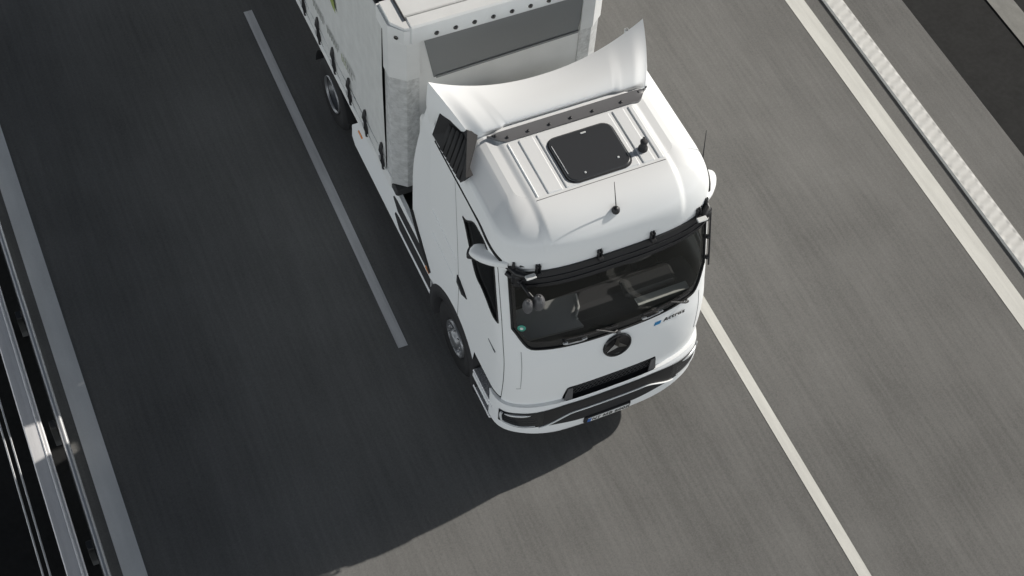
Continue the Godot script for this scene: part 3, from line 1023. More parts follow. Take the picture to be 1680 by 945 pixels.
func build_front_details(truck: Node3D, _fp: Node) -> void:
	# emblem: dished disc, ring and a three-armed star
	var xf := place_on(0.0, 1.85, 0.0)
	var st := mb()
	lathe(st, xf.origin, xf.basis.z, [Vector2(0.170, 0.0), Vector2(0.168, 0.012), Vector2(0.16, 0.014), Vector2(0.15, 0.006), Vector2(0.0, 0.004)], 40)
	var em := build(st, "emblem", "gloss_black", truck)
	st = mb()
	lathe(st, xf.origin, xf.basis.z, [Vector2(0.164, 0.012), Vector2(0.162, 0.022), Vector2(0.155, 0.024), Vector2(0.147, 0.018), Vector2(0.147, 0.008)], 40)
	build(st, "emblem_ring", "black_trim", em)
	for k in 3:
		st = mb()
		st.set_smooth_group(-1)
		var a := PI * 0.5 + TAU * k / 3.0
		var d := xf.basis.x * cos(a) + xf.basis.y * sin(a)
		var q := xf.basis.z.cross(d)
		var o := xf.origin + xf.basis.z * 0.008
		var tip := o + d * 0.150
		var l := o + d * 0.018 + q * 0.036
		var r := o + d * 0.018 - q * 0.036
		var c := o + xf.basis.z * 0.026
		tri_o(st, c, l, tip, xf.basis.z + q)
		tri_o(st, c, r, tip, xf.basis.z - q)
		build(st, "star_arm", "dark_chrome", em)
	# camera eye above the emblem
	st = mb()
	xf = place_on(0.0, 2.055, 0.0)
	xf = place_on(0.01, 2.03, 0.0)
	lathe(st, xf.origin, xf.basis.z, [Vector2(0.026, 0.0), Vector2(0.026, 0.012), Vector2(0.018, 0.016), Vector2(0.0, 0.012)], 18)
	build(st, "front_sensor", "grey_trim", truck)
	# lettering right of the emblem
	var s0 := s_of(CT, 0.60 / CAB_W)
	xf = place_on(s0, 1.955, 0.003)
	var sl := Transform3D(xf.basis * Basis(Vector3(1.55, 0, 0), Vector3(0.3, 1, 0), Vector3(0, 0, 1)), xf.origin + xf.basis.x * 0.105)
	text_part("model_lettering", "Actros", 0.058, "letter_black", truck, sl, true)
	st = mb()
	var bo := xf.origin - xf.basis.x * 0.11
	extrude(st, [bo + xf.basis.x * -0.050 - xf.basis.y * 0.020, bo + xf.basis.x * 0.03 - xf.basis.y * 0.020, bo + xf.basis.x * 0.045 + xf.basis.y * 0.018, bo + xf.basis.x * -0.032 + xf.basis.y * 0.018], xf.basis.z * 0.004)
	build(st, "blue_mark", "blue_mark", truck)
	# panel joint lines beside the windshield
	for sg in [-1.0, 1.0]:
		st = mb()
		var sj := s_of(CT, 1.06 / CAB_W)
		var jp: Array = []
		for i in 13: jp.append(cab(sg * sj, lerpf(2.06, 1.42, i / 12.0)) + cab_n(sg * sj, 1.7) * 0.001)
		jp.append(cab(sg * (sj + 0.03), 1.405) + cab_n(sg * sj, 1.7) * 0.001)
		tube(st, jp, 0.003, 4)
		build(st, "panel_joint", "panel_grey", truck)
	# grille
	st = mb()
	var gz := func(x: float, y: float) -> float: return cab(signf(x) * s_of(CT, absf(x) / CAB_W), y).z
	patch(st, func(u: float, v: float) -> Vector3:
		var x := lerpf(-0.60, 0.60, u)
		var y := lerpf(1.0, 1.32, v)
		return Vector3(x, y, gz.call(x, y) - 0.075), 30, 6, Vector3(0, 0, 1))
	patch(st, func(u: float, v: float) -> Vector3:
		var x := lerpf(-0.56, 0.56, u)
		return Vector3(x, 1.302, gz.call(x, 1.302) - 0.075 * v), 30, 2, Vector3.DOWN)
	patch(st, func(u: float, v: float) -> Vector3:
		var x := lerpf(-0.62, 0.62, u)
		return Vector3(x, 1.046, lerpf(bump(signf(x) * s_of(BT, absf(x) / BW), 1.05).z - 0.004, gz.call(x, 1.05) - 0.075, v)), 30, 2, Vector3.UP)
	for sg in [-1.0, 1.0]:
		patch(st, func(u: float, v: float) -> Vector3:
			var y := lerpf(1.01, 1.302, v)
			var x: float = sg * lerpf(0.60, 0.54, v)
			return Vector3(x - sg * 0.03 * u, y, gz.call(x, y) - 0.075 * u), 2, 6, Vector3(-sg, 0, 0))
	var grille := build(st, "grille", "black_soft", truck, false)
	st = mb()
	var hr := 0.026
	for row in 5:
		for col in 21:
			var x := -0.50 + col * 0.05 + (0.025 if row % 2 == 1 else 0.0)
			if x > 0.50: continue
			var y := 1.075 + row * 0.0475
			var hex: Array = []
			for k in 7:
				var a := TAU * (k + 0.5) / 6.0
				hex.append(Vector3(x + cos(a) * hr * 1.08, y + sin(a) * hr * 1.0, gz.call(x, y) - 0.030))
			tube(st, hex, 0.0045, 4, false)
	var comb := build(st, "honeycomb", "comb", grille)
	comb.set_meta("kind", "stuff")
	for sg in [-1.0, 1.0]:
		st = mb()
		extrude(st, [Vector3(sg * 0.47, 1.04, 0.0), Vector3(sg * 0.57, 1.04, -0.01), Vector3(sg * 0.53, 1.28, -0.01), Vector3(sg * 0.48, 1.28, 0.0)], Vector3(0, 0, 0.012))
		build(st, "grille_end", "grey_trim", grille)
	# bumper
	st = mb()
	bump_patch(st, -1.0, 1.0, 140, bump_low, func(_s): return 1.055, 24)
	patch(st, func(u: float, v: float) -> Vector3:
		var s := lerpf(-1.0, 1.0, u)
		var a := bump(s, 1.055)
		var b := cab(s * 0.93, 1.07)
		b.y = 1.062
		return a.lerp(b - Vector3(0, 0, 0.02), v * smoothstep(0.54, 0.62, absf(a.x)) + 0.001 * v), 140, 3, Vector3.UP)
	patch(st, func(u: float, v: float) -> Vector3:
		var s := lerpf(-1.0, 1.0, u)
		var a := bump(s, bump_low(s))
		return a.lerp(Vector3(a.x * 0.9, a.y + 0.01, a.z - 0.15), v), 100, 1, Vector3.DOWN)
	# ends turned in towards the steps
	for sg in [-1.0, 1.0]:
		patch(st, func(u: float, v: float) -> Vector3:
			var p := bump(sg, lerpf(bump_low(1.0), 1.055, v))
			return p + Vector3(-sg * 0.2 * u, 0, -0.01 * u), 2, 12, Vector3(0, 0, -1))
	var bp := build(st, "bumper", "paint", truck, false)
	var sh := s_of(BT, 1.235 / BW)
	var si := s_of(BT, 0.80 / BW)
	st = mb()
	bump_patch(st, -si, si, 100, strip_lo, strip_hi, 10, 0.006)
	build(st, "bumper_strip", "black_trim", bp, false)
	for sg in [-1.0, 1.0]:
		st = mb()
		bump_patch(st, sg * si, sg * sh, 40, strip_lo, strip_hi, 12, 0.007)
		var hl := build(st, "headlight", "lamp_glass", truck, false)
		st = mb()
		var so := sh - 0.03
		var pts: Array = []
		for i in 10: 
			var s := lerpf(si + 0.06, so, i / 9.0)
			pts.append(bump(sg * s, strip_lo(s) + 0.028) + bump_n(sg * s, strip_lo(s)) * 0.009)
		for i in 8:
			var y := lerpf(strip_lo(so) + 0.03, strip_hi(so) - 0.025, (i + 1) / 8.0)
			var s := so + 0.01 * sin(PI * i / 7.0)
			pts.append(bump(sg * s, y) + bump_n(sg * s, y) * 0.009)
		var rr: Array = []
		for i in pts.size(): rr.append(lerpf(0.006, 0.02, float(i) / (pts.size() - 1)))
		tube(st, pts, rr, 6)
		build(st, "daytime_light", "drl", hl)
		st = mb()
		var rf: Array = []
		for i in 9:
			var s := lerpf(si + 0.10, sh - 0.05, i / 8.0)
			rf.append(bump(sg * s, strip_hi(s) - 0.05) + bump_n(sg * s, strip_hi(s) - 0.05) * 0.004)
		tube(st, rf, [0.006, 0.014, 0.02, 0.022, 0.022, 0.022, 0.02, 0.016, 0.008], 8)
		build(st, "reflector", "steel", hl)
		for k in 3:
			st = mb()
			var fl: Array = []
			for i in 8:
				var s := lerpf(si + 0.05, sh - 0.05, i / 7.0)
				fl.append(bump(sg * s, lerpf(strip_lo(s), strip_hi(s), 0.28 + 0.16 * k)) + bump_n(sg * s, 0.8) * 0.006)
			tube(st, fl, 0.006, 5)
			build(st, "lamp_fin", "black_trim", hl)
	# bright line under the strip
	st = mb()
	var ln: Array = []
	for i in 61:
		var s := lerpf(-si - 0.03, si + 0.03, i / 60.0)
		ln.append(bump(s, strip_lo(s) - 0.012) + bump_n(s, strip_lo(s)) * 0.012)
	tube(st, ln, 0.011, 6)
	build(st, "trim_line", "paint", bp)
	# lower intake
	var sl0 := s_of(BT, 0.74 / BW)
	st = mb()
	bump_patch(st, -sl0, sl0, 80, func(s): 
		var x := absf(bump(s, 0.6).x)
		return lerpf(0.59, 0.64, smoothstep(0.3, 0.74, x)), func(s):
		var x := absf(bump(s, 0.6).x)
		return maxf(strip_lo(s) - 0.028, lerpf(0.59, 0.64, smoothstep(0.3, 0.74, x)) + 0.002), 6, 0.005)
	build(st, "lower_intake", "black_soft", bp, false)
	# plate
	var pz := bump(0, 0.52).z
	var tilt := Basis(Vector3.RIGHT, 0.16)
	box_part("plate_holder", "black_soft", truck, Vector3(-0.01, 0.54, pz + 0.006), Vector3(0.58, 0.13, 0.03), 0.006, tilt)
	var plate := box_part("licence_plate", "plate_white", truck, Vector3(0.0, 0.535, pz + 0.024), Vector3(0.52, 0.11, 0.008), 0.003, tilt)
	box_part("country_band", "plate_blue", plate, Vector3(-0.24, 0.535, pz + 0.0275), Vector3(0.044, 0.10, 0.004), 0.001, tilt)
	text_part("plate_lettering", "NT MB 600E", 0.098, "letter_black", plate, Transform3D(tilt * Basis.from_scale(Vector3(0.86, 1, 1)), Vector3(0.025, 0.535, pz + 0.0295)), true, 0.002)
	# wipers
	for wx in [[-0.02, -0.62], [0.86, 0.30]]:
		var sp := s_of(CT, absf(wx[0]) / CAB_W) * signf(wx[0])
		var p0 := cab(sp, 2.09) + Vector3(0, 0, 0.03)
		var xm: float = lerpf(wx[0], wx[1], 0.42)
		var p1 := cab(signf(xm) * s_of(CT, absf(xm) / CAB_W), 2.24) + Vector3(0, 0, 0.045)
		st = mb()
		tube(st, [p0, p0.lerp(p1, 0.15) + Vector3(0, 0.0, 0.02), p1], [0.022, 0.012, 0.008], 6)
		var wi := build(st, "wiper", "black_trim", truck)
		st = mb()
		var bl: Array = []
		for i in 13:
			var x: float = lerpf(wx[0] + 0.02, wx[1], i / 12.0)
			var s := signf(x) * s_of(CT, absf(x) / CAB_W)
			var y := 2.155 + 0.02 * i / 12.0 + 0.04 * pow(absf(x) / 0.9, 2.0)
			bl.append(cab(s, y) + cab_n(s, y) * 0.02)
		tube(st, bl, 0.010, 6)
		build(st, "wiper_blade", "black_trim", wi)
		for e in [0.62, 0.98]:
			var x: float = lerpf(wx[0], wx[1], e)
			var s := signf(x) * s_of(CT, absf(x) / CAB_W)
			var p := cab(s, 2.12 + 0.05 * pow(absf(x) / 0.9, 2.0)) + cab_n(s, 2.12) * 0.02
			box_part("washer_jet", "steel", wi, p, Vector3(0.055, 0.022, 0.03), 0.006)
		st = mb()
		var wl: Array = []
		for i in 7:
			var x: float = lerpf(wx[0], wx[1], lerpf(0.62, 0.98, i / 6.0))
			var s := signf(x) * s_of(CT, absf(x) / CAB_W)
			wl.append(cab(s, 2.095 + 0.05 * pow(absf(x) / 0.9, 2.0)) + cab_n(s, 2.1) * 0.016)
		tube(st, wl, 0.008, 5)
		build(st, "washer_pipe", "steel", wi)
	# mirror cameras on both sides
	for sg in [-1.0, 1.0]:
		st = mb()
		var pa := Vector3(sg * 1.16, 3.20, -0.66)
		var pb := Vector3(sg * 1.36, 3.17, -0.90)
		patch(st, func(u: float, v: float) -> Vector3:
			var t := u
			var ctr := Vector3(sg * lerpf(1.10, 1.37, t), lerpf(3.25, 3.16, t), lerpf(-0.52, -0.90, t))
			var along := Vector3(sg * 0.27, -0.09, -0.38).normalized()
			var side := along.cross(Vector3.UP).normalized()
			var up := side.cross(along)
			var e := pow(sin(PI * clampf(t * 0.93 + 0.07, 0.0, 1.0)), 0.35)
			var a := TAU * v
			var ca := signf(cos(a)) * pow(absf(cos(a)), 0.7)
			var sa := signf(sin(a)) * pow(absf(sin(a)), 0.7)
			return ctr + side * ca * lerpf(0.085, 0.12, t) * e + up * sa * 0.06 * e, 20, 24, Vector3.ZERO)
		st.generate_normals()
		var mc := build(st, "mirror_camera", "paint", truck)
		st = mb()
		tube(st, [pa + Vector3(-sg * 0.03, -0.03, 0.02), pb + Vector3(sg * 0.02, -0.075, -0.0)], [0.05, 0.065], 10)
		build(st, "camera_underside", "black_trim", mc)
		# bracket cluster at the windshield's upper corner
		st = mb()
		var q := cab(sg * (sup_s(1.08)), 3.12)
		rbox(st, q + Vector3(0, 0.03, 0.04), Vector3(0.10, 0.16, 0.10), 0.03, Basis(Vector3.UP, -sg * 0.5))
		tube(st, [q + Vector3(sg * 0.05, 0.08, -0.10), q + Vector3(0, 0.11, 0.05), q + Vector3(-sg * 0.10, 0.06, 0.10)], [0.03, 0.045, 0.03], 8)
		tube(st, [q + Vector3(sg * 0.06, 0.02, -0.06), q + Vector3(-sg * 0.02, 0.0, 0.10)], [0.035, 0.03], 8)
		tube(st, [q + Vector3(sg * 0.01, 0.13, -0.01), q + Vector3(sg * 0.01, 0.20, -0.02)], [0.022, 0.014], 8)
		tube(st, [q + Vector3(-sg * 0.05, 0.15, 0.0), q + Vector3(-sg * 0.14, 0.13, 0.02)], [0.016, 0.022], 8)
		var br := build(st, "corner_bracket", "black_trim", truck)
		box_part("bracket_tag", "plate_white", br, q + Vector3(-sg * 0.11, 0.105, 0.14), Vector3(0.11, 0.02, 0.06), 0.006)
	# ramp mirror hanging at the passenger corner
	st = mb()
	var mq := cab(-sup_s(1.04), 3.08)
	tube(st, [mq, mq + Vector3(0.02, -0.02, 0.16), mq + Vector3(0.05, -0.06, 0.22)], [0.024, 0.02, 0.02], 8)
	var mir := build(st, "ramp_mirror", "black_trim", truck)
	for d in [[-0.02, 0.10], [0.10, 0.115]]:
		st = mb()
		var c2: Vector3 = mq + Vector3(d[0], -0.10, 0.27)
		var rad: float = d[1]
		patch(st, func(u: float, v: float) -> Vector3:
			var th := PI * u
			var ph := TAU * v
			return c2 + Vector3(sin(th) * cos(ph) * rad * 0.55, cos(th) * rad, sin(th) * sin(ph) * rad * 0.62), 14, 20, Vector3.ZERO)
		st.generate_normals()
		build(st, "mirror_shell", "grey_trim", mir)

func sup_s(x: float) -> float:
	return s_of(CT, x / CAB_W)

# ---- below the cab
func build_lower(truck: Node3D) -> void:
	for sg in [-1.0, 1.0]:
		# fender round the front wheel
		var st := mb()
		var nA := 28
		for i in nA:
			var a0 := lerpf(-0.28, PI + 0.30, float(i) / nA)
			var a1 := lerpf(-0.28, PI + 0.30, float(i + 1) / nA)
			var R := func(a: float, r: float, x: float) -> Vector3:
				return Vector3(sg * x, 0.5 + sin(a) * r, -1.54 + cos(a) * r)
			st.set_smooth_group(0)
			quad_o(st, R.call(a0, 0.535, 1.255), R.call(a1, 0.535, 1.255), R.call(a1, 0.69, 1.252), R.call(a0, 0.69, 1.252), Vector3(sg, 0, 0))
			quad_o(st, R.call(a0, 0.69, 1.252), R.call(a1, 0.69, 1.252), R.call(a1, 0.69, 0.8), R.call(a0, 0.69, 0.8), R.call((a0 + a1) * 0.5, 1.0, 0.0) - R.call(0.0, 0.0, 0.0))
			quad_o(st, R.call(a0, 0.535, 1.255), R.call(a1, 0.535, 1.255), R.call(a1, 0.56, 0.8), R.call(a0, 0.56, 0.8), R.call(0.0, 0.0, 0.0) - R.call((a0 + a1) * 0.5, 1.0, 0.0))
		build(st, "fender", "black_soft", truck)
		wheel(truck, sg * 1.07, -1.54, sg, false)
		wheel(truck, sg * 1.07, -5.65, sg, true)
		# step well and two treads
		var well := box_part("step_well", "black_soft", truck, Vector3(sg * 1.03, 0.72, -0.66), Vector3(0.22, 0.66, 0.52), 0.02)
		for yy in [[0.80, -0.36], [0.47, -0.42]]:
			var y: float = yy[0]
			var z1: float = yy[1]
			var tp := box_part("step", "tread", truck, Vector3(sg * (1.19 - (0.80 - y) * 0.03), y, (-0.90 + z1) * 0.5), Vector3(0.17, 0.03, z1 + 0.90), 0.012)
			tp.set_meta("label", "speckled metal boarding step")
		box_part("step_bar", "paint", truck, Vector3(sg * 1.268, 0.735, -0.67), Vector3(0.022, 0.06, 0.44), 0.010)
		box_part("side_indicator", "amber", well, Vector3(sg * 1.245, 0.88, -0.40), Vector3(0.03, 0.04, 0.05), 0.01)
		# side skirt with two long slots
		st = mb()
		var sx := 1.235
		var outline := [Vector3(sg * sx, 0.47, -2.23), Vector3(sg * sx, 1.12, -2.23), Vector3(sg * sx, 1.23, -3.30), Vector3(sg * sx, 1.26, -4.45), Vector3(sg * sx, 0.78, -4.84), Vector3(sg * sx, 0.55, -4.86), Vector3(sg * sx, 0.47, -4.76)]
		extrude(st, outline, Vector3(-sg * 0.05, 0, 0))
		var sk := build(st, "side_skirt", "paint", truck)
		for sl in [[0.865, 1.07, -3.42, -2.24], [0.56, 0.80, -3.38, -2.24]]:
			st = mb()
			var y0: float = sl[0]
			var y1: float = sl[1]
			var za: float = sl[2]
			var zb: float = sl[3]
			extrude(st, [Vector3(sg * (sx + 0.003), y0, zb), Vector3(sg * (sx + 0.003), y1 - 0.0, zb), Vector3(sg * (sx + 0.003), y1, za + 0.14), Vector3(sg * (sx + 0.003), y1 - 0.03, za + 0.03), Vector3(sg * (sx + 0.003), (y0 + y1) * 0.5 + 0.02, za), Vector3(sg * (sx + 0.003), y0, za + 0.14)], Vector3(-sg * 0.03, 0, 0))
			build(st, "skirt_slot", "black_soft", sk)
		box_part("marker_light", "amber", sk, Vector3(sg * (sx + 0.006), 0.90, -2.32), Vector3(0.02, 0.05, 0.11), 0.006)
		box_part("marker_light", "amber", sk, Vector3(sg * (sx + 0.006), 0.94, -4.52), Vector3(0.02, 0.035, 0.13), 0.006, Basis(Vector3.RIGHT, 0.0))
		box_part("rear_marker", "red_lens", truck, Vector3(sg * 1.262, 1.22, -5.98), Vector3(0.02, 0.05, 0.10), 0.006)
		# mudguard above the rear wheel
		st = mb()
		for i in 16:
			var a0 := lerpf(0.1, PI - 0.1, i / 16.0)
			var a1 := lerpf(0.1, PI - 0.1, (i + 1) / 16.0)
			var R := func(a: float, x: float) -> Vector3:
				return Vector3(sg * x, 0.5 + sin(a) * 0.6, -5.65 + cos(a) * 0.6)
			st.set_smooth_group(0)
			quad_o(st, R.call(a0, 1.22), R.call(a1, 1.22), R.call(a1, 0.62), R.call(a0, 0.62), R.call((a0 + a1) * 0.5, 0.0) - Vector3(0, 0.5, -5.65))
		build(st, "mudguard", "black_soft", truck)
		# frame rail
		box_part("frame_rail", "chassis", truck, Vector3(sg * 0.40, 0.92, -6.2), Vector3(0.09, 0.30, 9.0), 0.01)
		box_part("battery_box", "chassis", truck, Vector3(sg * 0.85, 0.75, -3.5), Vector3(0.62, 0.55, 2.3), 0.03)
	box_part("front_axle", "chassis", truck, Vector3(0, 0.5, -1.54), Vector3(1.9, 0.14, 0.14), 0.02)
	box_part("rear_axle", "chassis", truck, Vector3(0, 0.5, -5.65), Vector3(1.5, 0.2, 0.2), 0.03)
	box_part("underbody", "chassis", truck, Vector3(0, 0.66, -1.1), Vector3(1.5, 0.5, 1.9), 0.04)
	box_part("sun_gap_blocker", "body_white", truck, Vector3(0.02, 1.98, -2.69), Vector3(2.16, 1.70, 0.72), 0.04)  # unseen box added to block sun through the gap behind the cab
	box_part("gap_cover", "chassis", truck, Vector3(0, 1.12, -2.75), Vector3(2.1, 0.10, 0.95), 0.02)

# ---- cargo body
func build_cargo(truck: Node3D) -> void:
	var z0 := -3.22
	var z1 := -10.4
	# floor and side rails
	box_part("cargo_floor", "chassis", truck, Vector3(0, 1.24, (z0 + z1) * 0.5), Vector3(2.4, 0.14, z0 - z1 - 0.1), 0.01)
	# front wall
	var fw := box_part("front_wall", "body_white", truck, Vector3(0, 2.55, z0 - 0.06), Vector3(2.0, 2.55, 0.06), 0.008)
	var st := mb()
	var fz := z0 - 0.03
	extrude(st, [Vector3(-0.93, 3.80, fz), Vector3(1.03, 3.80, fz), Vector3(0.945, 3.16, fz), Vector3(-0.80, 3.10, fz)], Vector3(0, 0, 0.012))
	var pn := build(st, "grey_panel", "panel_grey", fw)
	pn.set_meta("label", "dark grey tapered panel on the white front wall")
	st = mb()
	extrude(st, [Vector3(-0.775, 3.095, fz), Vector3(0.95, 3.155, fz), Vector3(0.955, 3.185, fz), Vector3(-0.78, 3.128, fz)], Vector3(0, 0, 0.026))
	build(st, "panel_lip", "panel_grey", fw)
	for sg in [-1.0, 1.0]:
		# corner post: white upper length, galvanised lower length
		var post := func(y0: float, y1: float, g: float) -> SurfaceTool:
			var s2 := mb()
			extrude(s2, [Vector3(sg * (1.285 - g), y0, z0 - 0.30), Vector3(sg * (1.285 - g), y0, z0 - 0.13 - g * 0.5), Vector3(sg * (1.125 - g * 0.3), y0, z0 - g), Vector3(sg * 0.972, y0, z0 - g), Vector3(sg * 0.972, y0, z0 - 0.10), Vector3(sg * 1.0, y0, z0 - 0.30)], Vector3(0, y1 - y0, 0))
			return s2
		var pc := build(post.call(3.19, 3.81, 0.0), "corner_post", "body_white", truck)
		var pg := build(post.call(1.33, 3.188, 0.018), "galvanised_post", "galvanised", pc)
		pg.set_meta("label", "mottled galvanised lower length of the post")
		box_part("post_foot", "chassis", pc, Vector3(sg * 1.13, 1.27, z0 - 0.13), Vector3(0.28, 0.10, 0.26), 0.02)
		# bottom rail and top track
		box_part("side_rail", "body_white", truck, Vector3(sg * 1.265, 1.335, (z0 + z1) * 0.5 - 0.05), Vector3(0.045, 0.19, z0 - z1 - 0.2), 0.012)
		box_part("top_track", "black_soft", truck, Vector3(sg * 1.20, 3.93, (z0 + z1) * 0.5 - 0.12), Vector3(0.16, 0.06, z0 - z1 - 0.5), 0.01)
		# curtain with soft waves
		st = mb()
		var za := z0 - 0.30
		patch(st, func(u: float, v: float) -> Vector3:
			var z := lerpf(za, z1, u)
			var y := lerpf(1.40, 3.93, v)
			var ph := fmod(absf(z) * 1.0, 0.545) / 0.545
			var sag := 0.012 * sin(z * 2.1 + y * 0.7) * sin(PI * v) + 0.008 * sin(z * 5.3 - y * 1.3) * (1.0 - v) * v * 3.0
			var pull := -0.006 * exp(-pow((ph - 0.5) * 6.0, 2.0)) * smoothstep(0.35, 0.0, v)
			return Vector3(sg * (1.288 + sag + pull), y, z), 150, 26, Vector3(sg, 0, 0))
		patch(st, func(u: float, v: float) -> Vector3:
			var z := lerpf(za, z1, u)
			return Vector3(sg * lerpf(1.288, 1.262, v), 3.93 + 0.02 * v, z), 40, 1, Vector3.UP)
		var cur := build(st, "curtain", "curtain", truck, false)
		# hem along the lower edge
		st = mb()
		tube(st, [Vector3(sg * 1.292, 1.62, za), Vector3(sg * 1.292, 1.62, z1)], 0.008, 5)
		tube(st, [Vector3(sg * 1.290, 1.42, za), Vector3(sg * 1.290, 1.42, z1)], 0.012, 5)
		build(st, "curtain_hem", "curtain", cur)
		# straps with buckles
		var proto: MeshInstance3D = null
		for i in 13:
			var z := -3.60 - i * 0.545
			if proto == null:
				st = mb()
				tube(st, [Vector3(sg * 1.300, 1.80, z - 0.02), Vector3(sg * 1.304, 1.75, z - 0.012), Vector3(sg * 1.316, 1.70, z), Vector3(sg * 1.308, 1.62, z + 0.02), Vector3(sg * 1.312, 1.55, z + 0.012), Vector3(sg * 1.30, 1.46, z + 0.025), Vector3(sg * 1.292, 1.38, z + 0.03)], [0.012, 0.024, 0.026, 0.017, 0.026, 0.020, 0.024], 7)
				proto = build(st, "strap", "black_trim", cur)
				proto.position = Vector3.ZERO
				box_part("buckle", "steel", proto, Vector3(sg * 1.335, 1.60, z + 0.015), Vector3(0.014, 0.10, 0.034), 0.005)
			else:
				var d := proto.duplicate()
				d.name = "strap"
				d.position = Vector3(0, 0, -i * 0.545)
				cur.add_child(d, true)
		# printed strokes
		for gI in 3:
			for k in 6:
				st = mb()
				var z := -4.52 - gI * 0.50 - k * 0.066
				var y := 1.99 + 0.0 * gI
				var x: float = sg * 1.306
				extrude(st, [Vector3(x, y - 0.05, z), Vector3(x, y - 0.05, z - 0.026), Vector3(x, y + 0.06, z - 0.052), Vector3(x, y + 0.06, z - 0.028)], Vector3(sg * 0.002, 0, 0))
				build(st, "print_stroke", "print_olive" if gI == 0 and k > 2 else "print_grey", cur)
		st = mb()
		var lx: float = sg * 1.306
		extrude(st, [Vector3(lx, 2.60, -5.02), Vector3(lx, 2.74, -5.06), Vector3(lx, 2.95, -5.30), Vector3(lx, 2.90, -5.45), Vector3(lx, 2.72, -5.30), Vector3(lx, 2.62, -5.14)], Vector3(sg * 0.002, 0, 0))
		build(st, "print_leaf", "print_green", cur)
	# roof and header
	var rf := box_part("cargo_roof", "body_white", truck, Vector3(0, 4.02, (z0 + z1) * 0.5 - 0.02), Vector3(2.24, 0.07, z0 - z1 - 0.2), 0.012)
	var hdr := box_part("roof_header", "body_white", truck, Vector3(0, 3.93, z0 - 0.02), Vector3(2.22, 0.262, 0.18), 0.02)
	for sg in [-1.0, 1.0]:
		st = mb()
		extrude(st, [Vector3(sg * 1.11, 3.815, z0 + 0.062), Vector3(sg * 1.17, 3.815, z0 + 0.05), Vector3(sg * 1.30, 3.815, z0 - 0.10), Vector3(sg * 1.30, 3.815, z0 - 0.44), Vector3(sg * 1.13, 3.815, z0 - 0.44), Vector3(sg * 1.11, 3.815, z0 - 0.10)], Vector3(0, 0.20, 0))
		extrude(st, [Vector3(sg * 1.11, 4.015, z0 + 0.055), Vector3(sg * 1.165, 4.015, z0 + 0.04), Vector3(sg * 1.27, 4.015, z0 - 0.10), Vector3(sg * 1.27, 4.015, z0 - 0.42), Vector3(sg * 1.13, 4.015, z0 - 0.42), Vector3(sg * 1.11, 4.015, z0 - 0.10)], Vector3(0, 0.035, 0))
		build(st, "header_corner", "body_white", hdr)
		st = mb()
		tube(st, [Vector3(sg * 1.115, 4.058, z0 - 0.06), Vector3(sg * 1.115, 4.058, z0 - 0.6)], 0.012, 6)
		build(st, "roof_groove", "chassis", rf)
	for i in 9:
		var x := -0.81 + i * 0.218
		st = mb()
		lathe(st, Vector3(x, 3.885, z0 + 0.07), Vector3(0, 0, 1), [Vector2(0.028, 0.0), Vector2(0.027, 0.006), Vector2(0.016, 0.008), Vector2(0.015, 0.02), Vector2(0.0, 0.022)], 16)
		build(st, "bolt", "dark_chrome", hdr)
	for sg in [-1.0, 1.0]:
		st = mb()
		lathe(st, Vector3(sg * 1.235, 3.885, z0 - 0.02), Vector3(sg * 0.75, 0, 0.66).normalized(), [Vector2(0.026, 0.0), Vector2(0.025, 0.008), Vector2(0.015, 0.01), Vector2(0.0, 0.022)], 14)
		build(st, "bolt", "dark_chrome", hdr)
	box_part("rear_doors", "body_white", truck, Vector3(0, 2.65, z1 - 0.03), Vector3(2.5, 2.7, 0.07), 0.01)

# ---------------------------------------------------------------- road
func strip(called: String, m: String, parent: Node, x0: float, x1: float, z0: float, z1: float, y: float) -> MeshInstance3D:
	var st := mb()
	var n := 24
	for i in n:
		var a := lerpf(z0, z1, float(i) / n)
		var b := lerpf(z0, z1, float(i + 1) / n)
		var v := [Vector3(x0, y, a), Vector3(x1, y, a), Vector3(x1, y, b), Vector3(x0, y, b)]
		for k in [0, 1, 2, 0, 2, 3]:
			st.set_uv(Vector2(v[k].x, v[k].z) / 16.0)
			st.set_normal(Vector3.UP)
			st.add_vertex(v[k])
	st.generate_tangents()
	return build(st, called, m, parent, false)

func structure(o: Node) -> Node:
	o.set_meta("kind", "structure")
	return o

func tag(o: Node, label: String, cat: String, group := "") -> void:
	o.set_meta("label", label)
	o.set_meta("category", cat)
	if group != "": o.set_meta("group", group)

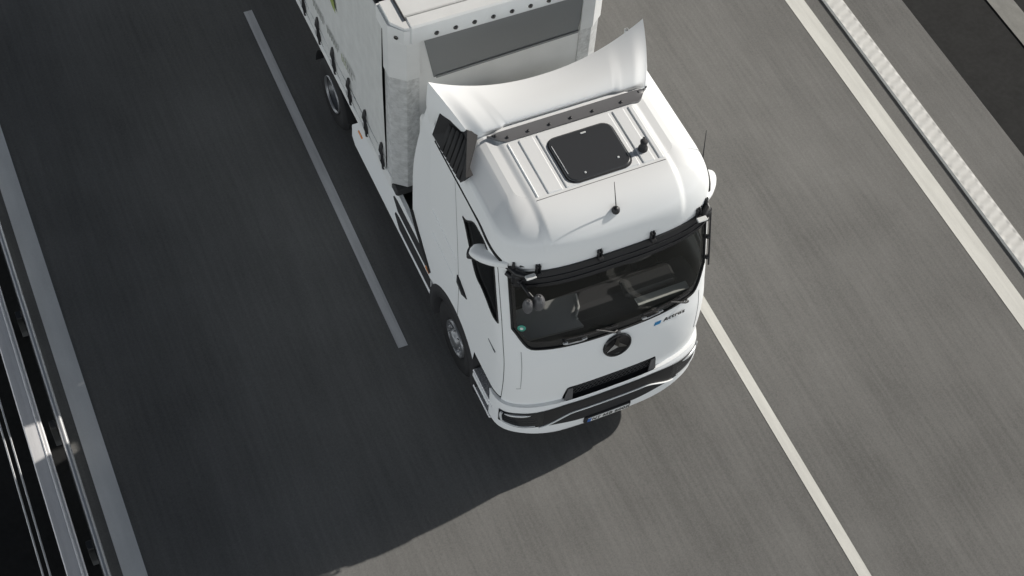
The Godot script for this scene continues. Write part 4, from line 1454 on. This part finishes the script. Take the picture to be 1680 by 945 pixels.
func build_road() -> void:
	var g := structure(strip("ground", "grass", self, -900, 900, -900, 900, -0.06))
	g.set_meta("label", "grass verge beyond the barriers")
	structure(strip("median_soil", "soil_and_shade", self, -6.2, -2.83, -120, 60, -0.004))
	structure(strip("verge_shade_sheet", "soil_and_shade", self, 10.0, 16.0, -120, 60, -0.004))  # dark sheet: the shadow beside the asphalt is put into its colour
	var road := structure(strip("road", "asphalt", self, -2.86, 10.03, -120, 60, 0.0))
	strip("edge_line", "line_paint_fresh", road, -2.665, -2.42, -120, 60, 0.004)
	for k in [-2, -1, 0, 1]:
		strip("lane_dash", "line_paint_dull", road, 1.158, 1.280, -7.95 + 18.0 * k, -1.95 + 18.0 * k, 0.004)
	strip("lane_line", "line_paint", road, 4.815, 4.95, -120, 60, 0.004)
	strip("edge_line", "line_paint", road, 8.43, 8.69, -120, 60, 0.004)
	# low ribbed kerb
	var st := mb()
	var x0 := 8.935
	var x1 := 9.205
	var hgt := 0.04
	var wave := func(z: float) -> float: return hgt + 0.007 * sin(z * TAU / 0.15) + 0.002 * sin(z * 3.1)
	var zz0 := -16.0
	var zz1 := 9.0
	patch(st, func(u: float, v: float) -> Vector3:
		var z := lerpf(zz0, zz1, v)
		var am := smoothstep(0.0, 0.22, u) * smoothstep(1.0, 0.8, u)
		return Vector3(lerpf(x0 + 0.012, x1 - 0.012, u), lerpf(hgt, wave.call(z + 0.06 * u), am), z), 10, 1500, Vector3.UP)
	patch(st, func(u: float, v: float) -> Vector3:
		var z := lerpf(zz0, zz1, v)
		return Vector3(lerpf(x0, x0 + 0.012, u), hgt * u, z), 1, 60, Vector3(-1, 0.2, 0))
	patch(st, func(u: float, v: float) -> Vector3:
		var z := lerpf(zz0, zz1, v)
		return Vector3(lerpf(x1 - 0.012, x1, u), hgt * (1.0 - u), z), 1, 60, Vector3(1, 0.2, 0))
	var kerb := structure(build(st, "kerb", "kerb_white", self, false))
	kerb.set_meta("label", "low white ribbed kerb beside the edge line")
	# far ends of the kerb, plain
	st = mb()
	rbox(st, Vector3((x0 + x1) * 0.5, hgt * 0.5, -68.0), Vector3(x1 - x0, hgt, 103.9), 0.01)
	rbox(st, Vector3((x0 + x1) * 0.5, hgt * 0.5, 34.5), Vector3(x1 - x0, hgt, 50.9), 0.01)
	build(st, "kerb_run", "kerb_white", kerb)
	# flush concrete channel beyond the strip coloured as shadow
	var ch := structure(strip("drain_channel", "concrete", self, 11.19, 11.56, -120, 60, 0.012))
	ch.set_meta("label", "grey concrete channel beyond the dark strip")
	# steel guard rail with a rounded top, its posts
	var gr := Node3D.new()
	gr.name = "guard_rail"
	gr.position = Vector3(-2.81, 0, 0)
	add_child(gr)
	tag(gr, "slim bright steel guard rail with a rounded top beside the edge line", "guard rail")
	st = mb()
	tube(st, [Vector3(0.0, 0.42, -120), Vector3(0.0, 0.42, -60), Vector3(0, 0.42, 0), Vector3(0, 0.42, 60)], 0.036, 14)
	build(st, "top_tube", "steel", gr)
	st = mb()
	extrude(st, [Vector3(-0.03, 0.10, -120), Vector3(0.0, 0.14, -120), Vector3(-0.035, 0.22, -120), Vector3(0.0, 0.30, -120), Vector3(-0.03, 0.36, -120), Vector3(-0.045, 0.36, -120), Vector3(-0.015, 0.30, -120), Vector3(-0.05, 0.22, -120), Vector3(-0.015, 0.14, -120), Vector3(-0.045, 0.10, -120)], Vector3(0, 0, 180))
	build(st, "rail_beam", "dull_steel", gr)
	for i in 22:
		box_part("post", "dull_steel", gr, Vector3(-0.085, 0.16, -21.4 + i * 1.6), Vector3(0.07, 0.44, 0.11), 0.006)
	# flat-topped box beam behind it
	var bb := Node3D.new()
	bb.name = "box_beam_barrier"
	bb.position = Vector3(-3.1, 0, 0)
	add_child(bb)
	tag(bb, "wide flat-topped grey box beam barrier behind the slim guard rail", "barrier")
	st = mb()
	rbox(st, Vector3(0, 0.40, -30), Vector3(0.205, 0.14, 180), 0.012)
	build(st, "beam", "barrier_grey", bb)
	st = mb()
	tube(st, [Vector3(0.055, 0.472, -120), Vector3(0.055, 0.472, 60)], 0.009, 6)
	build(st, "beam_seam", "barrier_grey", bb)
	for i in 12:
		box_part("post", "dull_steel", bb, Vector3(0, 0.15, -20.0 + i * 2.7), Vector3(0.10, 0.40, 0.10), 0.006)
	# two thin wires beyond
	for wx in [-3.365, -3.435]:
		st = mb()
		tube(st, [Vector3(wx, 0.38, -120), Vector3(wx, 0.38, 60)], 0.011, 8)
		var wr := build(st, "barrier_wire", "steel", self)
		tag(wr, "thin steel barrier wire running right beside the box beam" if wx > -3.4 else "thin steel barrier wire, the outer of the pair beyond the box beam", "wire", "thin wires beside the box beam")

func _ready() -> void:
	# camera
	var cam := Camera3D.new()
	cam.name = "camera"
	cam.position = Vector3(-2.438, 16.151, 7.885)
	cam.rotation = Vector3(-0.95566, -0.47497, 0.08166)
	cam.fov = 20.435
	cam.near = 0.1
	cam.far = 3000.0
	add_child(cam)
	# sky
	var env := Environment.new()
	var sky := Sky.new()
	var sm := ProceduralSkyMaterial.new()
	sm.sky_top_color = Color(0.035, 0.05, 0.075)
	sm.sky_horizon_color = Color(0.90, 0.92, 0.93)
	sm.sky_curve = 0.075
	sm.ground_bottom_color = Color(0.16, 0.17, 0.15)
	sm.ground_horizon_color = Color(0.60, 0.64, 0.66)
	sky.sky_material = sm
	env.background_mode = Environment.BG_SKY
	env.sky = sky
	env.background_energy_multiplier = 7.0
	env.tonemap_mode = Environment.TONE_MAPPER_LINEAR
	env.tonemap_exposure = 1.0
	env.sdfgi_enabled = true
	env.ssao_enabled = true
	env.ssil_enabled = true
	var we := WorldEnvironment.new()
	we.name = "world_environment"
	we.environment = env
	add_child(we)
	# sun: from the truck's left, a little behind it
	var sun := DirectionalLight3D.new()
	sun.name = "sun"
	sun.light_color = Color(1.0, 0.975, 0.94)
	sun.light_energy = 1.33
	sun.light_angular_distance = 0.5
	sun.shadow_enabled = true
	add_child(sun)
	sun.look_at_from_position(Vector3(1.63, 1.0, -0.26) * 20.0, Vector3.ZERO, Vector3.UP)

	make_materials()
	var ds := mat("dull_steel", lin(0.09, 0.092, 0.092), 0.6, 0.3)
	ds.metallic_specular = 0.4
	var bg := mat("barrier_grey", Color.WHITE, 0.6, 0.1)
	bg.albedo_texture = layered(256, 256, [[noise_img(256, 32, 0.05, 81), 0.08], [noise_img(256, 256, 0.02, 82), 0.06]], Color(0.74, 0.74, 0.75), 0.05, 33)
	bg.uv1_triplanar = true
	bg.uv1_world_triplanar = true
	bg.uv1_scale = Vector3(0.8, 0.8, 0.1)
	build_road()

	CT = sup_table(3.05, CAB_W, CAB_D)
	BT = sup_table(2.9, BW, BD)
	RT = sup_table(3.2, RIW, 0.22)
	var truck := Node3D.new()
	truck.name = "truck"
	truck.position = Vector3(2.939, 0, 0)
	truck.rotation.y = 0.01144
	add_child(truck)
	tag(truck, "white electric lorry with curtain-sided cargo body driving down the lane", "truck")
	build_cab(truck)
	build_lower(truck)
	build_cargo(truck)
